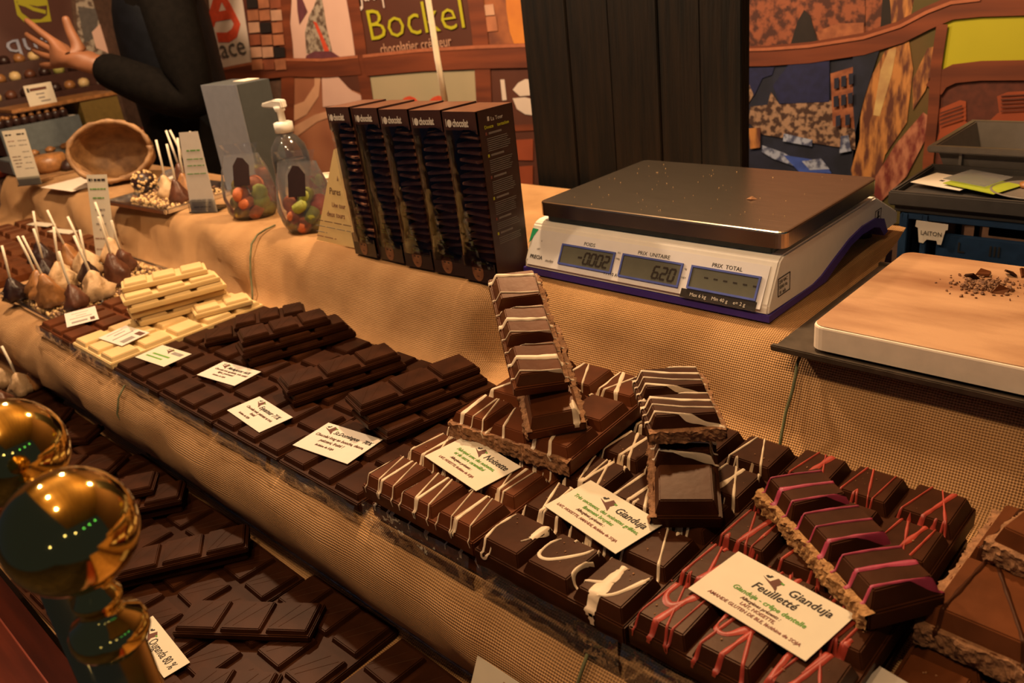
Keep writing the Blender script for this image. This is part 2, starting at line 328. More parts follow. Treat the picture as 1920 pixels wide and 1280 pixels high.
class Slab:
    def __init__(s, name, label, cat, loc, w, d, bh, th, cols, rows, m, gap=.004, ins=.004, rot=(0, 0, 0), group=None, lines=0, broken=None, bmat='broken_filling', skip=()):
        s.w, s.d, s.bh, s.th, s.cols, s.rows, s.ins = w, d, bh, th, cols, rows, ins
        s.t = thing(name, label, cat, loc, rot, group); s.px, s.py = w/cols, d/rows; s.tw, s.td = s.px-gap, s.py-gap
        bm = bmesh.new(); bbox(bm, -w/2, w/2, -d/2, d/2, 0, bh); bm_obj('slab_base', bm, m, s.t, bevel=.0012)
        me = tile_mesh(s.tw, s.td, th, ins, m, lines)
        for i in range(cols):
            for j in range(rows):
                if (i, j) in skip: continue
                o = bpy.data.objects.new('tile', me); COL.objects.link(o); o.parent = s.t; o.location = (-w/2+(i+.5)*s.px, -d/2+(j+.5)*s.py, bh)
        for side in (broken or ()): s.broken_edge(side, bmat)
    def h(s, x, y):
        if abs(x) > s.w/2+1e-6 or abs(y) > s.d/2+1e-6: return None
        u = ((x+s.w/2) % s.px)-s.px/2; v = ((y+s.d/2) % s.py)-s.py/2
        k = min(s.tw/2-abs(u), s.td/2-abs(v))/s.ins
        return s.bh+s.th*min(1, max(0, k))
    def drape(s, paths, m):
        vs = []; fs = []
        for pts, w in paths:
            P_ = []
            for (a, b) in zip(pts[:-1], pts[1:]):
                n = max(1, int(math.hypot(b[0]-a[0], b[1]-a[1])/.0014))
                for i in range(n): P_.append((a[0]+(b[0]-a[0])*i/n, a[1]+(b[1]-a[1])*i/n, i/n))
            P_.append((*pts[-1], 1)); prev = None; N = len(P_)
            for i, (x, y, _) in enumerate(P_):
                a = P_[max(0, i-1)]; b = P_[min(N-1, i+1)]; tx, ty = b[0]-a[0], b[1]-a[1]; L = math.hypot(tx, ty) or 1; nx, ny = -ty/L, tx/L
                ww = w*(.75+.45*noise.noise(Vector((x*90+w*1e4, y*90, 1.7))))
                if i < 3 or i > N-4: ww *= .6
                row = []
                for k in (-1, -.5, 0, .5, 1):
                    X, Y = x+nx*ww*k/2, y+ny*ww*k/2; cx = min(s.w/2, max(-s.w/2, X)); cy = min(s.d/2, max(-s.d/2, Y))
                    over = math.hypot(X-cx, Y-cy); z = s.h(cx, cy)+.0009*(1-k*k)+.0002
                    if over > 0:
                        z = s.bh-over; X = cx+(.0008 if X > cx else -.0008 if X < cx else 0); Y = cy+(.0008 if Y > cy else -.0008 if Y < cy else 0)
                    row.append(len(vs)); vs.append((X, Y, z))
                if prev:
                    for k in range(4): fs.append((prev[k], prev[k+1], row[k+1], row[k]))
                prev = row
        o = mesh_obj('drizzle', vs, fs, m, s.t, True)
        return o
    def broken_edge(s, side, m):
        """ragged snapped face with the filling showing"""
        ax = 0 if side in ('x-', 'x+') else 1; sg = -1 if side[1] == '-' else 1
        L = s.d if ax == 0 else s.w; n = int(L/.0018); vs = []; fs = []; R_ = 7; sd = random.random()*50
        for i in range(n+1):
            q = -L/2+L*i/n
            for k in range(R_+1):
                z = .0003+s.bh*(.98+.12*noise.noise(Vector((q*120, sd, 5))))*k/R_; am = 1.5 if m == 'broken_crisp' else 1.; out = .0005+am*(.0048*abs(noise.noise(Vector((q*210, z*330, sd))))+.0030*noise.noise(Vector((q*60, z*80, sd))))
                e = (s.w if ax == 0 else s.d)/2+max(.0002, out)
                vs.append((sg*e, q, z) if ax == 0 else (q, sg*e, z))
            e = (s.w if ax == 0 else s.d)/2-.004; z = s.bh+.0004
            vs.append((sg*e, q, z) if ax == 0 else (q, sg*e, z))
        K = R_+2
        for i in range(n):
            for k in range(K-1):
                f_ = (i*K+k, i*K+k+1, (i+1)*K+k+1, (i+1)*K+k); fs.append(f_ if (sg > 0) == (ax == 1) else f_[::-1])
        mesh_obj('broken_edge', vs, fs, m, s.t)
    def zig(s, i, j, passes, w, lean=-.25, x0=.12, x1=.9, over=.15, jit=.1):
        """zigzag piped back and forth over one tile (column i, row j)"""
        cx, cy = -s.w/2+i*s.px, -s.d/2+j*s.py; pts = []
        for k in range(passes):
            f0 = x0+(x1-x0)*k/max(1, passes-1)+random.uniform(-jit, jit)*.4
            yy = (-over, 1+over) if k % 2 else (1+over, -over); 
            y0 = yy[1]+random.uniform(-jit, jit); 
            pts.append((cx+(f0+(lean if y0 > .5 else 0))*s.px, cy+y0*s.py))
        W_, D_ = s.w/2+.006, s.d/2+.006
        return ([(min(W_, max(-W_, x)), min(D_, max(-D_, y))) for x, y in pts], w)
def smooth_path(pts, n=6):
    out = []
    for i in range(len(pts)-1):
        p0 = pts[max(0, i-1)]; p1 = pts[i]; p2 = pts[i+1]; p3 = pts[min(len(pts)-1, i+2)]
        for k in range(n):
            t = k/n
            out.append(tuple(.5*(2*p1[c]+(p2[c]-p0[c])*t+(2*p0[c]-5*p1[c]+4*p2[c]-p3[c])*t*t+(3*p1[c]-p0[c]-3*p2[c]+p3[c])*t**3) for c in (0, 1)))
    return out+[tuple(pts[-1])]
ZM = -.1
FY = .346
def film(x0, x1, y, z0, z1, label, seed, out=.005):
    """crumpled clear wrap tucked along the front edge of a slab"""
    vs = []; fs = []; nx = int((x1-x0)/.004); nz = 7
    for i in range(nx+1):
        for k in range(nz+1):
            x = x0+(x1-x0)*i/nx; z = z0+(z1-z0)*k/nz; q = Vector((x*45, z*60, seed))
            vs.append((x, y-out*.5-out*(.5+.9*noise.noise(q))*math.sin(math.pi*(k+.5)/(nz+1)), z+.002*noise.noise(q*1.3)))
    for i in range(nx):
        for k in range(nz): fs.append((i*(nz+1)+k, (i+1)*(nz+1)+k, (i+1)*(nz+1)+k+1, i*(nz+1)+k+1))
    return tag(mesh_obj('plastic_wrap', vs, fs, 'film'), label, 'plastic wrap', 'clear wrap under the middle-step slabs')
# --- hazelnut slabs (Noisette)
hz = dict(w=.150, d=.255, bh=.0145, th=.0100, cols=3, rows=5, m='hazelnut_chocolate', gap=.004, ins=.0042)
n0 = Slab('chocolate_slab', 'lowest wrapped milk chocolate slab with white stripes, under the Noisette slab', 'chocolate', (-.512, FY+.1275+.006, ZM), group='moulded slabs', **hz)
n1 = Slab('chocolate_slab', 'milk chocolate slab with thin white piping carrying the Noisette card', 'chocolate', (-.512, FY+.1275, ZM+.0245), group='moulded slabs', **hz)
for sl, sw in ((n0, 1.6), (n1, 1.)):
    ps = []
    for i in range(3):
        for j in range(5):
            ps.append(sl.zig(i, j, random.choice((3, 4, 5)), random.uniform(.0016, .0026)*sw, over=.16 if j else .28))
            if random.random() < .45: ps.append(sl.zig(i, j, 2, random.uniform(.003, .0042)*sw, x0=.5, x1=.75))
    sl.drape(ps, 'drizzle_white')
n2 = Slab('chocolate_slab', 'broken milk chocolate half slab lying behind the Noisette card', 'chocolate', (-.500, .527, ZM+.049), .146, .156, .0155, .0095, 3, 3, 'hazelnut_chocolate', gap=.004, ins=.0042, rot=(0, 0, math.radians(4)), broken=('y-',), group='moulded slabs')
n2.drape([n2.zig(0, 0, 2, .0062, x0=.35, x1=.45), n2.zig(0, 0, 3, .0022, x0=.6, x1=.95), n2.zig(1, 0, 3, .003, x0=.0, x1=.5), n2.zig(2, 0, 3, .005, x0=.15, x1=.55), n2.zig(0, 1, 2, .005), n2.zig(0, 2, 3, .004), n2.zig(2, 2, 3, .006, x0=.1, x1=.6), n2.zig(2, 2, 2, .003), n2.zig(1, 2, 3, .003), n2.zig(1, 1, 3, .004)], 'drizzle_white')
def bar(name, label, p, q, w, m, tiles=3, bh=.010, th=.012, driz=None, dmat='drizzle_white', broken=None, bmat='broken_filling', lines=0, ins=.004, roll=0., group='broken bars', gap=.005):
    """snapped-off strip of tiles whose bottom centre line runs from p to q"""
    p = Vector(p); q = Vector(q); L = (q-p).length; mx = frame((p+q)/2, q-p, Vector((0, 0, 1)).cross(q-p))
    s = Slab(name, label, 'chocolate', (0, 0, 0), L, w, bh, th, tiles, 1, m, gap=gap, ins=ins, broken=broken, bmat=bmat, lines=lines, group=group)
    s.t.matrix_world = mx @ Matrix.Rotation(roll, 4, 'X')
    if driz: s.drape([z for i in range(tiles) for z in driz(s, i)], dmat)
    return s
def cross(s, i, ws, skew=.06):
    """stripes running across the strip"""
    out = []
    for k, w in enumerate(ws):
        x = -s.w/2+(i+(k+.5)/len(ws))*s.px
        out.append(([(x-skew*s.px, -s.d/2-.006), (x, 0), (x+skew*s.px*2, s.d/2+.006)], w))
    return out
DR1 = [(.002, .006, .0012), (.0015, .005, .002), (.002, .0045)]
bar('chocolate_bar', 'lower hazelnut bar with white blotches propped under the leaning tower bar', (-.447, .470, -.0255), (-.552, .560, .012), .052, 'hazelnut_chocolate', driz=lambda s, i: [([(-s.w/2-.004, -.018), (-s.w/2+.018, -.02)], .012)] if i == 0 else cross(s, i, (.003, .002)), broken=('y-', 'y+'), roll=-.06)
bar('chocolate_bar', 'leaning hazelnut bar with white stripes, top of the Noisette pile', (-.468, .476, .008), (-.567, .553, .070), .050, 'hazelnut_chocolate', driz=lambda s, i: cross(s, i, DR1[i % 3]), broken=('y-',), bh=.012, roll=.05)
# --- gianduja slab with wide white piping
g1 = Slab('chocolate_slab', 'dark gianduja slab with wide white piping carrying the Gianduja card', 'chocolate', (-.359, FY+.129, ZM+.020), .150, .262, .0170, .0105, 3, 5, 'gianduja_chocolate', gap=.004, ins=.0042, group='moulded slabs')
g0 = Slab('chocolate_slab', 'plain wrapped dark slab underneath the gianduja slab', 'chocolate', (-.358, FY+.138, ZM), .146, .25, .009, .0105, 3, 5, 'gianduja_chocolate', group='moulded slabs')
W2, D2 = .075, .131; ps = []
for i in range(3):
    for j in range(1, 5):
        ps.append(g1.zig(i, j, random.choice((3, 4, 5)), random.uniform(.0024, .0036)))
        if random.random() < .8: ps.append(g1.zig(i, j, 2, random.uniform(.004, .006), x0=.45, x1=.85))
f0 = -D2
ps += [(smooth_path([(-.066, f0+.043), (-.069, f0+.025), (-.0655, f0+.006), (-.0655, f0-.004), (-.061, f0-.003), (-.058, f0+.004)]), .0034),
       (smooth_path([(-.033, f0+.048), (-.034, f0+.036), (-.0345, f0+.026)]), .0105), (smooth_path([(-.0345, f0+.026), (-.0385, f0+.019)]), .0028),
       (smooth_path([(-.014, f0+.040), (-.0185, f0+.030), (-.0165, f0+.016), (-.006, f0+.016), (.010, f0+.034), (.015, f0+.044)]), .0036),
       (smooth_path([(.021, f0+.036), (.018, f0+.020), (.022, f0+.012), (.036, f0+.016), (.050, f0+.024)]), .0034),
       (smooth_path([(.046, f0+.042), (.046, f0+.02), (.045, f0+.004), (.045, f0-.005)]), .0125), (smooth_path([(.046, f0-.002), (.047, f0-.012)]), .007),
       (smooth_path([(.048, f0+.006), (.058, f0+.016), (.068, f0+.042)]), .0045)]
g1.drape(ps, 'drizzle_white')
bar('chocolate_bar', 'snapped gianduja piece tipping towards the Gianduja card, dark front end', (-.3015, .452, -.0535), (-.357, .533, -.030), .054, 'gianduja_chocolate', tiles=2, driz=lambda s, i: cross(s, i, (.003, .0025, .004, .003)) if i else [], bh=.013, th=.013, broken=('y+',))
bar('chocolate_bar', 'small gianduja piece with white stripes lying crosswise on another piece', (-.328, .495, -.006), (-.392, .561, -.002), .062, 'gianduja_chocolate', tiles=2, driz=lambda s, i: cross(s, i, (.003, .0018, .0036, .0025), .12), broken=('x-', 'y-'), bh=.012, th=.011, roll=.05)
# --- feuillete slab with red piping
f1 = Slab('chocolate_slab', 'dark chocolate slab with red piping carrying the Feuilleté card', 'chocolate', (-.211, FY+.131, ZM+.022), .142, .262, .0170, .0105, 3, 5, 'gianduja_chocolate', gap=.004, ins=.0042, group='moulded slabs')
f00 = Slab('chocolate_slab', 'plain dark slab underneath the red piped slab', 'chocolate', (-.212, FY+.139, ZM), .138, .245, .009, .012, 3, 5, 'gianduja_chocolate', group='moulded slabs')
ps = []
for i in range(3):
    for j in range(5):
        ps.append(f1.zig(i, j, random.choice((3, 4)), random.uniform(.0022, .0034), lean=-.12))
        if random.random() < .7: ps.append(f1.zig(i, j, 2, random.uniform(.0045, .0065), x0=.4, x1=.8, lean=-.1))
ps += [(smooth_path([(-.058, -.075), (-.060, -.098), (-.052, -.106), (-.044, -.094), (-.040, -.078)]), .0065), (smooth_path([(-.016, -.085), (-.018, -.104), (-.008, -.108), (.004, -.09)]), .0070), (smooth_path([(.035, -.08), (.030, -.118), (.036, -.14)]), .009), (smooth_path([(.052, -.08), (.045, -.11)]), .006)]
f1.drape(ps, 'drizzle_red')
bar('chocolate_bar', 'dark bar with pink stripes lying slantwise on the red piped slab', (-.2555, .529, -.0500), (-.1335, .4455, -.0500), .054, 'gianduja_chocolate', driz=lambda s, i: cross(s, i, ((.0022, .005, .003), (.0025, .0022, .0048), (.003, .0052, .0035))[i]), dmat='drizzle_pink', broken=('y-',), bmat='broken_crisp', bh=.014, th=.0125)
# --- slabs at the right end
r0 = Slab('chocolate_slab', 'milk chocolate slab with marbled tiles in the lower right corner', 'chocolate', (-.063, FY+.131, ZM), .142, .262, .0170, .0105, 3, 5, 'milk_chocolate', gap=.004, ins=.0042, group='moulded slabs')
r1 = Slab('chocolate_slab', 'thick broken milk chocolate slab at the right edge with pale filling', 'chocolate', (-.053, .528, ZM+.028), .15, .150, .016, .013, 2, 2, 'milk_chocolate', gap=.006, rot=(0, 0, math.radians(-2)), broken=('y-', 'x-'), bmat='broken_filling', group='moulded slabs')
r1.drape([r1.zig(0, j, 3, .004) for j in range(2)], 'gianduja_chocolate')
bar('chocolate_bar', 'milk chocolate piece with pale broken side on the right-hand slab', (-.105, .560, -.0425), (-.005, .538, -.0425), .07, 'milk_chocolate', tiles=2, broken=('y-', 'x-'), bh=.015, th=.012)
# --- dark plates on the middle step
XS = [-1.108, -.963, -.818, -.673]
for x, nm in zip(XS, ('next to the white chocolate', 'carrying the Madagascar card', 'carrying the Equateur card', 'carrying the St Domingue card')):
    Slab('chocolate_slab', 'plain dark chocolate slab '+nm, 'chocolate', (x, FY+.125, ZM), .142, .250, .010, .006, 3, 5, 'dark_chocolate', gap=.007, ins=.0025, group='plain dark slabs on the middle step')
DB = dict(w=.047, m='dark_chocolate', bh=.0075, th=.0045, ins=.0018, lines=2, gap=.0045)
zz = ZM+.0165
def pile(pq, names, off=(.004, .0)):
    for k, ((p, q), nm) in enumerate(zip(pq, names)):
        z = zz+k*.0122; bar('chocolate_bar', nm, (p[0], p[1], z), (q[0], q[1], z), **DB)
pile([((-.678, .432), (-.650, .580)), ((-.700, .428), (-.666, .575)), ((-.712, .430), (-.674, .574))], ['bottom dark bar of the pile behind the St Domingue card', 'middle dark bar of the pile behind the St Domingue card', 'top dark ridged bar of the pile behind the St Domingue card'])
pile([((-.842, .424), (-.803, .566)), ((-.850, .424), (-.808, .564))], ['lower dark bar of the pile behind the Equateur card', 'upper dark bar of the pile behind the Equateur card'])
pile([((-.996, .456), (-.950, .598)), ((-1.002, .452), (-.956, .592)), ((-1.012, .462), (-.968, .575))], ['bottom dark bar of the pile behind the Madagascar card', 'middle dark bar of the pile behind the Madagascar card', 'top dark bar of the pile behind the Madagascar card'])
pile([((-1.120, .46), (-1.06, .575)), ((-1.10, .50), (-1.05, .59))], ['lower dark bar lying behind the yellow card', 'upper dark bar lying behind the yellow card'])
# --- white chocolate
Slab('white_chocolate_slab', 'cream white chocolate slab on the middle step', 'chocolate', (-1.258, FY+.125, ZM+.004), .146, .250, .010, .006, 3, 5, 'white_chocolate', gap=.007, ins=.0025)
WBAR = dict(w=.046, m='white_chocolate', bh=.0075, th=.0045, ins=.0018, gap=.008)
for k, (p, q, nm) in enumerate([((-1.290, .435), (-1.255, .575), 'bottom'), ((-1.300, .43), (-1.262, .572), 'second'), ((-1.292, .428), (-1.250, .570), 'middle'), ((-1.298, .425), (-1.258, .566), 'fourth'), ((-1.325, .44), (-1.278, .560), 'top')]):
    z = ZM+.0205+k*.0122; bar('white_chocolate_bar', '%s white chocolate bar in the pale pile on the white slab' % nm, (p[0], p[1], z), (q[0], q[1], z), group='white chocolate bars', **WBAR)
bar('white_chocolate_bar', 'short white chocolate bar beside the pale pile, nearer the cloth', (-1.232, .50, ZM+.0205), (-1.205, .585, ZM+.0205), group='white chocolate bars', tiles=2, **WBAR)
# --- thin brown slab left of the white one
Slab('chocolate_slab', 'brown chocolate slab left of the white chocolate, with a pink card', 'chocolate', (-1.412, FY+.125, ZM), .142, .250, .010, .006, 3, 5, 'milk_chocolate' if False else 'hazelnut_chocolate', gap=.007, ins=.0025)
for k, (p, q) in enumerate([((-1.44, .49), (-1.375, .61)), ((-1.435, .485), (-1.37, .60))]):
    bar('chocolate_bar', ('lower', 'upper')[k]+' brown bar lying behind the pink card', (*p, zz+k*.0122), (*q, zz+k*.0122), w=.045, m='hazelnut_chocolate', bh=.0075, th=.0045, ins=.0018, gap=.0045)
# --- far left slabs
for x, y, k in ((-1.905, .53, 0), (-2.08, .52, 1), (-2.26, .52, 2)):
    Slab('chocolate_slab', ('pinkish brown slab just left of the lollipop tray', 'pinkish brown slab with clear tray further left on the middle step', 'reddish brown slab at the far left of the middle step')[k], 'chocolate', (x, y-.03, ZM), .15, .26, .014, .010, 3, 5, 'milk_chocolate', gap=.006)
for x, y, nm in ((-2.21, .60, 'slab at the far left edge'), (-2.07, .60, 'slab behind the lollipop sticks')):
    tag(box('price_card', -.045, .045, -.012, .012, 0, .0008, 'card', loc=(x, y, ZM+.0242), rot=(0, 0, .2), bevel=0), 'narrow cream card on the reddish '+nm, 'card')
# --- lowest step
ZL = -.234
LX = [-.49+(-.152)*k for k in range(8)]
for k, x in enumerate(LX):
    o = ('first', 'second', 'third', 'fourth', 'fifth', 'sixth', 'seventh', 'eighth')[k]
    Slab('chocolate_slab', 'plain dark slab on the lowest step, %s from the right' % o, 'chocolate', (x, .225+.006*math.sin(k*2.1), ZL), .146, .222, .008, .0055, 3, 4, 'dark_chocolate', gap=.0085, ins=.002, lines=2, rot=(0, 0, math.radians((-1.5, 1, -1, 2, -1, 1, 0, 1)[k])), group='plain dark slabs on the lowest step')
zl = ZL+.0138
LB = [((-.760, .209), (-.637, .293), 0, 'bar with three ridged tiles lying in the middle of the lowest step'), ((-.895, .204), (-.815, .327), 0, 'lower bar of the two near the cloth on the lowest step'), ((-.887, .206), (-.810, .327), 1, 'upper bar of the two near the cloth on the lowest step'),
      ((-1.06, .225), (-.975, .342), 0, 'bottom bar of the pile left of centre on the lowest step'), ((-1.052, .222), (-.972, .340), 1, 'middle bar of the pile left of centre on the lowest step'), ((-1.055, .225), (-1.005, .30), 2, 'short top piece of the pile left of centre on the lowest step'),
      ((-1.24, .235), (-1.14, .30), 0, 'piece lying beside the rear brass ball on the lowest step'), ((-1.36, .27), (-1.27, .335), 0, 'bar below the small lollipops on the lowest step'), ((-1.45, .26), (-1.38, .34), 0, 'far bar close to the small lollipops on the lowest step'), ((-.665, .166), (-.592, .212), 0, 'snapped piece right of the Ouganda card'), ((-1.19, .19), (-1.09, .235), 0, 'lower piece hidden partly by the brass balls'), ((-1.33, .20), (-1.25, .255), 0, 'piece behind the rear brass ball')]
for p, q, k, nm in LB:
    dy = max(0, max(p[1], q[1])-.318); p = (p[0], p[1]-dy); q = (q[0], q[1]-dy)
    L_ = math.hypot(q[0]-p[0], q[1]-p[1]); bar('chocolate_bar', 'dark chocolate '+nm, (*p, zl+k*.0122), (*q, zl+k*.0122), tiles=3 if L_ > .12 else 2, **DB)
# ------------------------------------------------------------------ cards
def cup_logo(card, x, y, s, mx=None):
    flat('logo', [(x+a*s, y+b*s) for a, b in ((-1, .12), (-.6, -.1), (.5, -.62), (1.05, -.95), (.9, -.5), (.75, -.28), (1.0, .42), (.25, .72), (-.1, -.12), (-.55, .0))], 'ink_brown', card, mx)
    flat('logo', [(x+a*s, y+b*s) for a, b in ((-.85, .30), (-.55, .16), (-.35, .30), (-.2, .62), (-.45, .66), (-.5, .48), (-.75, .5))], 'ink_black', card, mx)
    flat('logo', [(x+a*s, y+b*s) for a, b in ((.70, .28), (1.08, .20), (1.14, .40), (.85, .42))], 'ink_green', card, mx, z=.0006)
def card(c, z, w, h, rot, label, lines, logo=None, m='card', tilt=0., tiltx=0.):
    """lines: (text, x, y, size, ink, shear, align)"""
    o = box('label_card', -w/2, w/2, -h/2, h/2, 0, .0005, m, bevel=0, loc=(c[0], c[1], z)); o.rotation_euler = (tiltx, tilt, rot)
    tag(o, label, 'label card')
    if logo: cup_logo(o, *logo)
    for s, x, y, sz, ink, sh, al in lines:
        t = txt(s, sz, ink, o, None, x, y, .0007, al, sh, .88, .012)
    return o
def quad(c):
    return None
card((-.210, .4095), -.0478, .0935, .0555, math.radians(-8.2), 'cream card reading Gianduja Feuilletté on the red piped slab', [('Gianduja', .004, .0135, .0105, 'ink_black', .15, 'LEFT'), ('Feuilletté', -.0005, .0035, .0105, 'ink_black', .15, 'CENTER'), ('Gianduja - crêpe dentelle', .002, -.0055, .0064, 'ink_green', .15, 'CENTER'), ('Allergènes présents :', 0, -.0107, .0042, 'ink_brown', .2, 'CENTER'), ('LAIT, NOISETTE,', .001, -.0156, .0043, 'ink_red', .1, 'CENTER'), ('AMANDE GLUTEN DE BLE, lécithine de SOJA', .001, -.0208, .0043, 'ink_red', .1, 'CENTER')], (-.0105, .0175, .0075))
card((-.3637, .4245), -.0498, .0868, .0518, math.radians(-10), 'cream card reading Gianduja on the white piped slab', [('Gianduja', .0035, .009, .0108, 'ink_black', .15, 'LEFT'), ('Très onctueux, des noisettes grillées,', .001, .0008, .0057, 'ink_green', .12, 'CENTER'), ('finement broyées', -.001, -.0055, .0057, 'ink_green', .12, 'CENTER'), ('Allergènes présents :', -.004, -.0108, .0044, 'ink_brown', .2, 'CENTER'), ('LAIT, NOISETTE, AMANDE, lécithine de SOJA', -.002, -.0172, .0042, 'ink_red', .1, 'CENTER')], (-.0095, .0135, .0085))
card((-.512, .4200), -.0495, .084, .0508, math.radians(-8.5), 'cream card reading Noisette on the thinly piped milk slab', [('Noisette', .003, .0105, .0105, 'ink_black', .25, 'LEFT'), ('Fabriqué avec des noisettes,', 0, .0028, .0058, 'ink_green', .3, 'CENTER'), ('et du sucre caramélisé', -.002, -.0034, .0058, 'ink_green', .3, 'CENTER'), ('Allergènes présents :', -.005, -.0100, .0044, 'ink_brown', .25, 'CENTER'), ('LAIT, NOISETTE, lécithine de SOJA', -.004, -.0165, .0042, 'ink_red', .15, 'CENTER')], (-.0085, .0155, .0078))
zc = ZM+.0168
card((-.7055, .3985), zc+.0006, .0855, .0525, math.radians(7.6), 'white card reading St.Domingue 70% on a dark slab', [('St.Domingue   70%', -.0185, .0105, .0084, 'ink_black', .25, 'LEFT'), ('Chocolat long en bouche, dense,', 0, .0010, .0064, 'ink_brown', .2, 'CENTER'), ('puissant, fruité !', -.004, -.0068, .0064, 'ink_brown', .2, 'CENTER'), ('lécithine de SOJA', -.006, -.0150, .0045, 'ink_brown', .2, 'CENTER')], (-.029, .0165, .0085), 'card_white')
card((-.845, .3855), zc, .0855, .0425, math.radians(-4.6), 'white card reading Equateur 71% on a dark slab', [('Equateur 71%', -.014, .0060, .0094, 'ink_black', .25, 'LEFT'), ('Chocolat noir, puissant et très', 0, -.0020, .0058, 'ink_brown', .2, 'CENTER'), ('fruité', -.004, -.0082, .0058, 'ink_brown', .2, 'CENTER'), ('lécithine de SOJA', -.012, -.0150, .0042, 'ink_brown', .2, 'CENTER')], (-.0245, .0135, .0078), 'card_white')
card((-.986, .4235), zc, .080, .0430, math.radians(8.0), 'white card reading Madagascar 66% on a dark slab', [('Madagascar 66%', -.0145, .0080, .0078, 'ink_black', .25, 'LEFT'), ('Chocolat très agréable, très subtil', .001, .0010, .0055, 'ink_brown', .2, 'CENTER'), ('léger, gourmand', -.002, -.0050, .0055, 'ink_brown', .2, 'CENTER'), ('lécithine de SOJA', -.006, -.0125, .0042, 'ink_brown', .2, 'CENTER')], (-.025, .0135, .0075), 'card_white')
def blurred_lines(o, rows, m='ink_grey'):
    for x0, x1, y, h, ink in rows: flat('print_line', rect(x0, x1, y, y+h), ink, o)
c = card((-1.132, .4010), zc, .075, .0440, math.radians(6.2), 'yellowish card on the dark slab beside the white chocolate', [], (-.006, .014, .008))
blurred_lines(c, [(.006, .030, .008, .007, 'ink_grey'), (-.024, .018, -.003, .0035, 'ink_green'), (-.028, .012, -.011, .003, 'ink_green')])
c = card((-1.2535, .3975), ZM+.0225, .070, .046, math.radians(3)-math.pi/2*0, 'pale pink card with sideways print on the white chocolate slab', [], None, 'card_white', tiltx=.05)
c.rotation_euler.z = math.radians(6)
blurred_lines(c, [(.012, .030, .010, .009, 'ink_brown'), (.016, .028, -.016, .022*.9, 'ink_grey'), (-.002, .001, -.018, .034, 'ink_grey'), (-.016, -.0135, -.008, .018, 'ink_grey'), (-.026, -.0245, -.014, .026, 'ink_grey')])
c = card((-1.430, .3990), zc+.0004, .078, .048, math.radians(-17), 'pink card with sideways print on the brown slab left of white chocolate', [], None, 'card_white')
blurred_lines(c, [(.016, .032, .012, .007, 'ink_brown'), (.019, .028, -.016, .024, 'ink_grey'), (.002, .005, -.018, .034, 'ink_grey'), (-.010, -.008, -.008, .016, 'ink_grey'), (-.024, -.0225, -.014, .026, 'ink_grey')])
c = card((-.7480, .1745), ZL+.0150, .098, .026, math.radians(-4), 'narrow cream card reading Ouganda 80 % on the lowest step', [], (-.0225, .0010, .0085))
txt('Ouganda 80 %', .0135, 'ink_black', c, None, -.0125, -.0058, .0007, sx=.70)
c = card((-.372, .2985), -.1815, .09, .079, 0, 'cream card at the bottom edge leaning against the burlap riser', [], None, tiltx=math.radians(62))
flat('print_bar', rect(-.013, -.006, .012, .033), 'kraft', c)
c = card((-.0985, .385), ZM+.0300, .09, .055, math.radians(-9), 'cream card in the lower right corner on the marbled milk slab', [], (-.002, .012, .008), 'card_white')
# clear wrap along the slab fronts
for k, (a, b, z0, z1) in enumerate([(-1.48, -1.36, -.103, -.086), (-1.33, -1.19, -.106, -.085), (-1.17, -1.05, -.108, -.088), (-1.02, -.90, -.107, -.089), (-.88, -.76, -.108, -.090), (-.75, -.60, -.110, -.088), (-.585, -.44, -.108, -.074), (-.430, -.288, -.110, -.075), (-.285, -.14, -.112, -.075)]):
    film(a, b, FY-.001, z0, z1, 'clear crumpled wrap at the slab front, %s from the left' % ('first', 'second', 'third', 'fourth', 'fifth', 'sixth', 'seventh', 'eighth', 'ninth')[k], k*3.7)
def hem(): 
    o = tube('clear_edge_strip', [(-.98+.02*i, .3415, ZL+.0152) for i in range(29)], .0012, 'bag_film'); tag(o, 'thin clear plastic edge at the foot of the lower riser', 'plastic edge')
hem()
# strings hanging over the risers
def riser(y0, z0, up=True):
    if up: return [(.71, .0015), (.690, .0005), (.672, -.004), (.654, -.014), (.640, -.034), (.630, -.058), (.620, -.080), (.606, -.094)]
    return [(.348, -.105), (.334, -.118), (.326, -.140), (.329, -.165), (.337, -.190), (.345, -.214)]
for x, up, bend, lab in ((-.325, True, .004, 'green string hanging down the upper riser below the cutting board'), (-1.285, True, .055, 'brown string curling down the upper riser below the sweet bags'), (-1.135, False, .03, 'brown string hanging down the lower riser on the left'), (-.317, False, .0, 'green string over the lower riser at the bottom')):
    pts = [(x+bend*(i/7)**2+.002*math.sin(i*2), y-.0075+(.036 if up and x > -.7 else 0), z+.0015) for i, (y, z) in enumerate(riser(0, 0, up))]
    tag(tube('string', pts, .0016 if up else .0014, 'string'), lab, 'string')
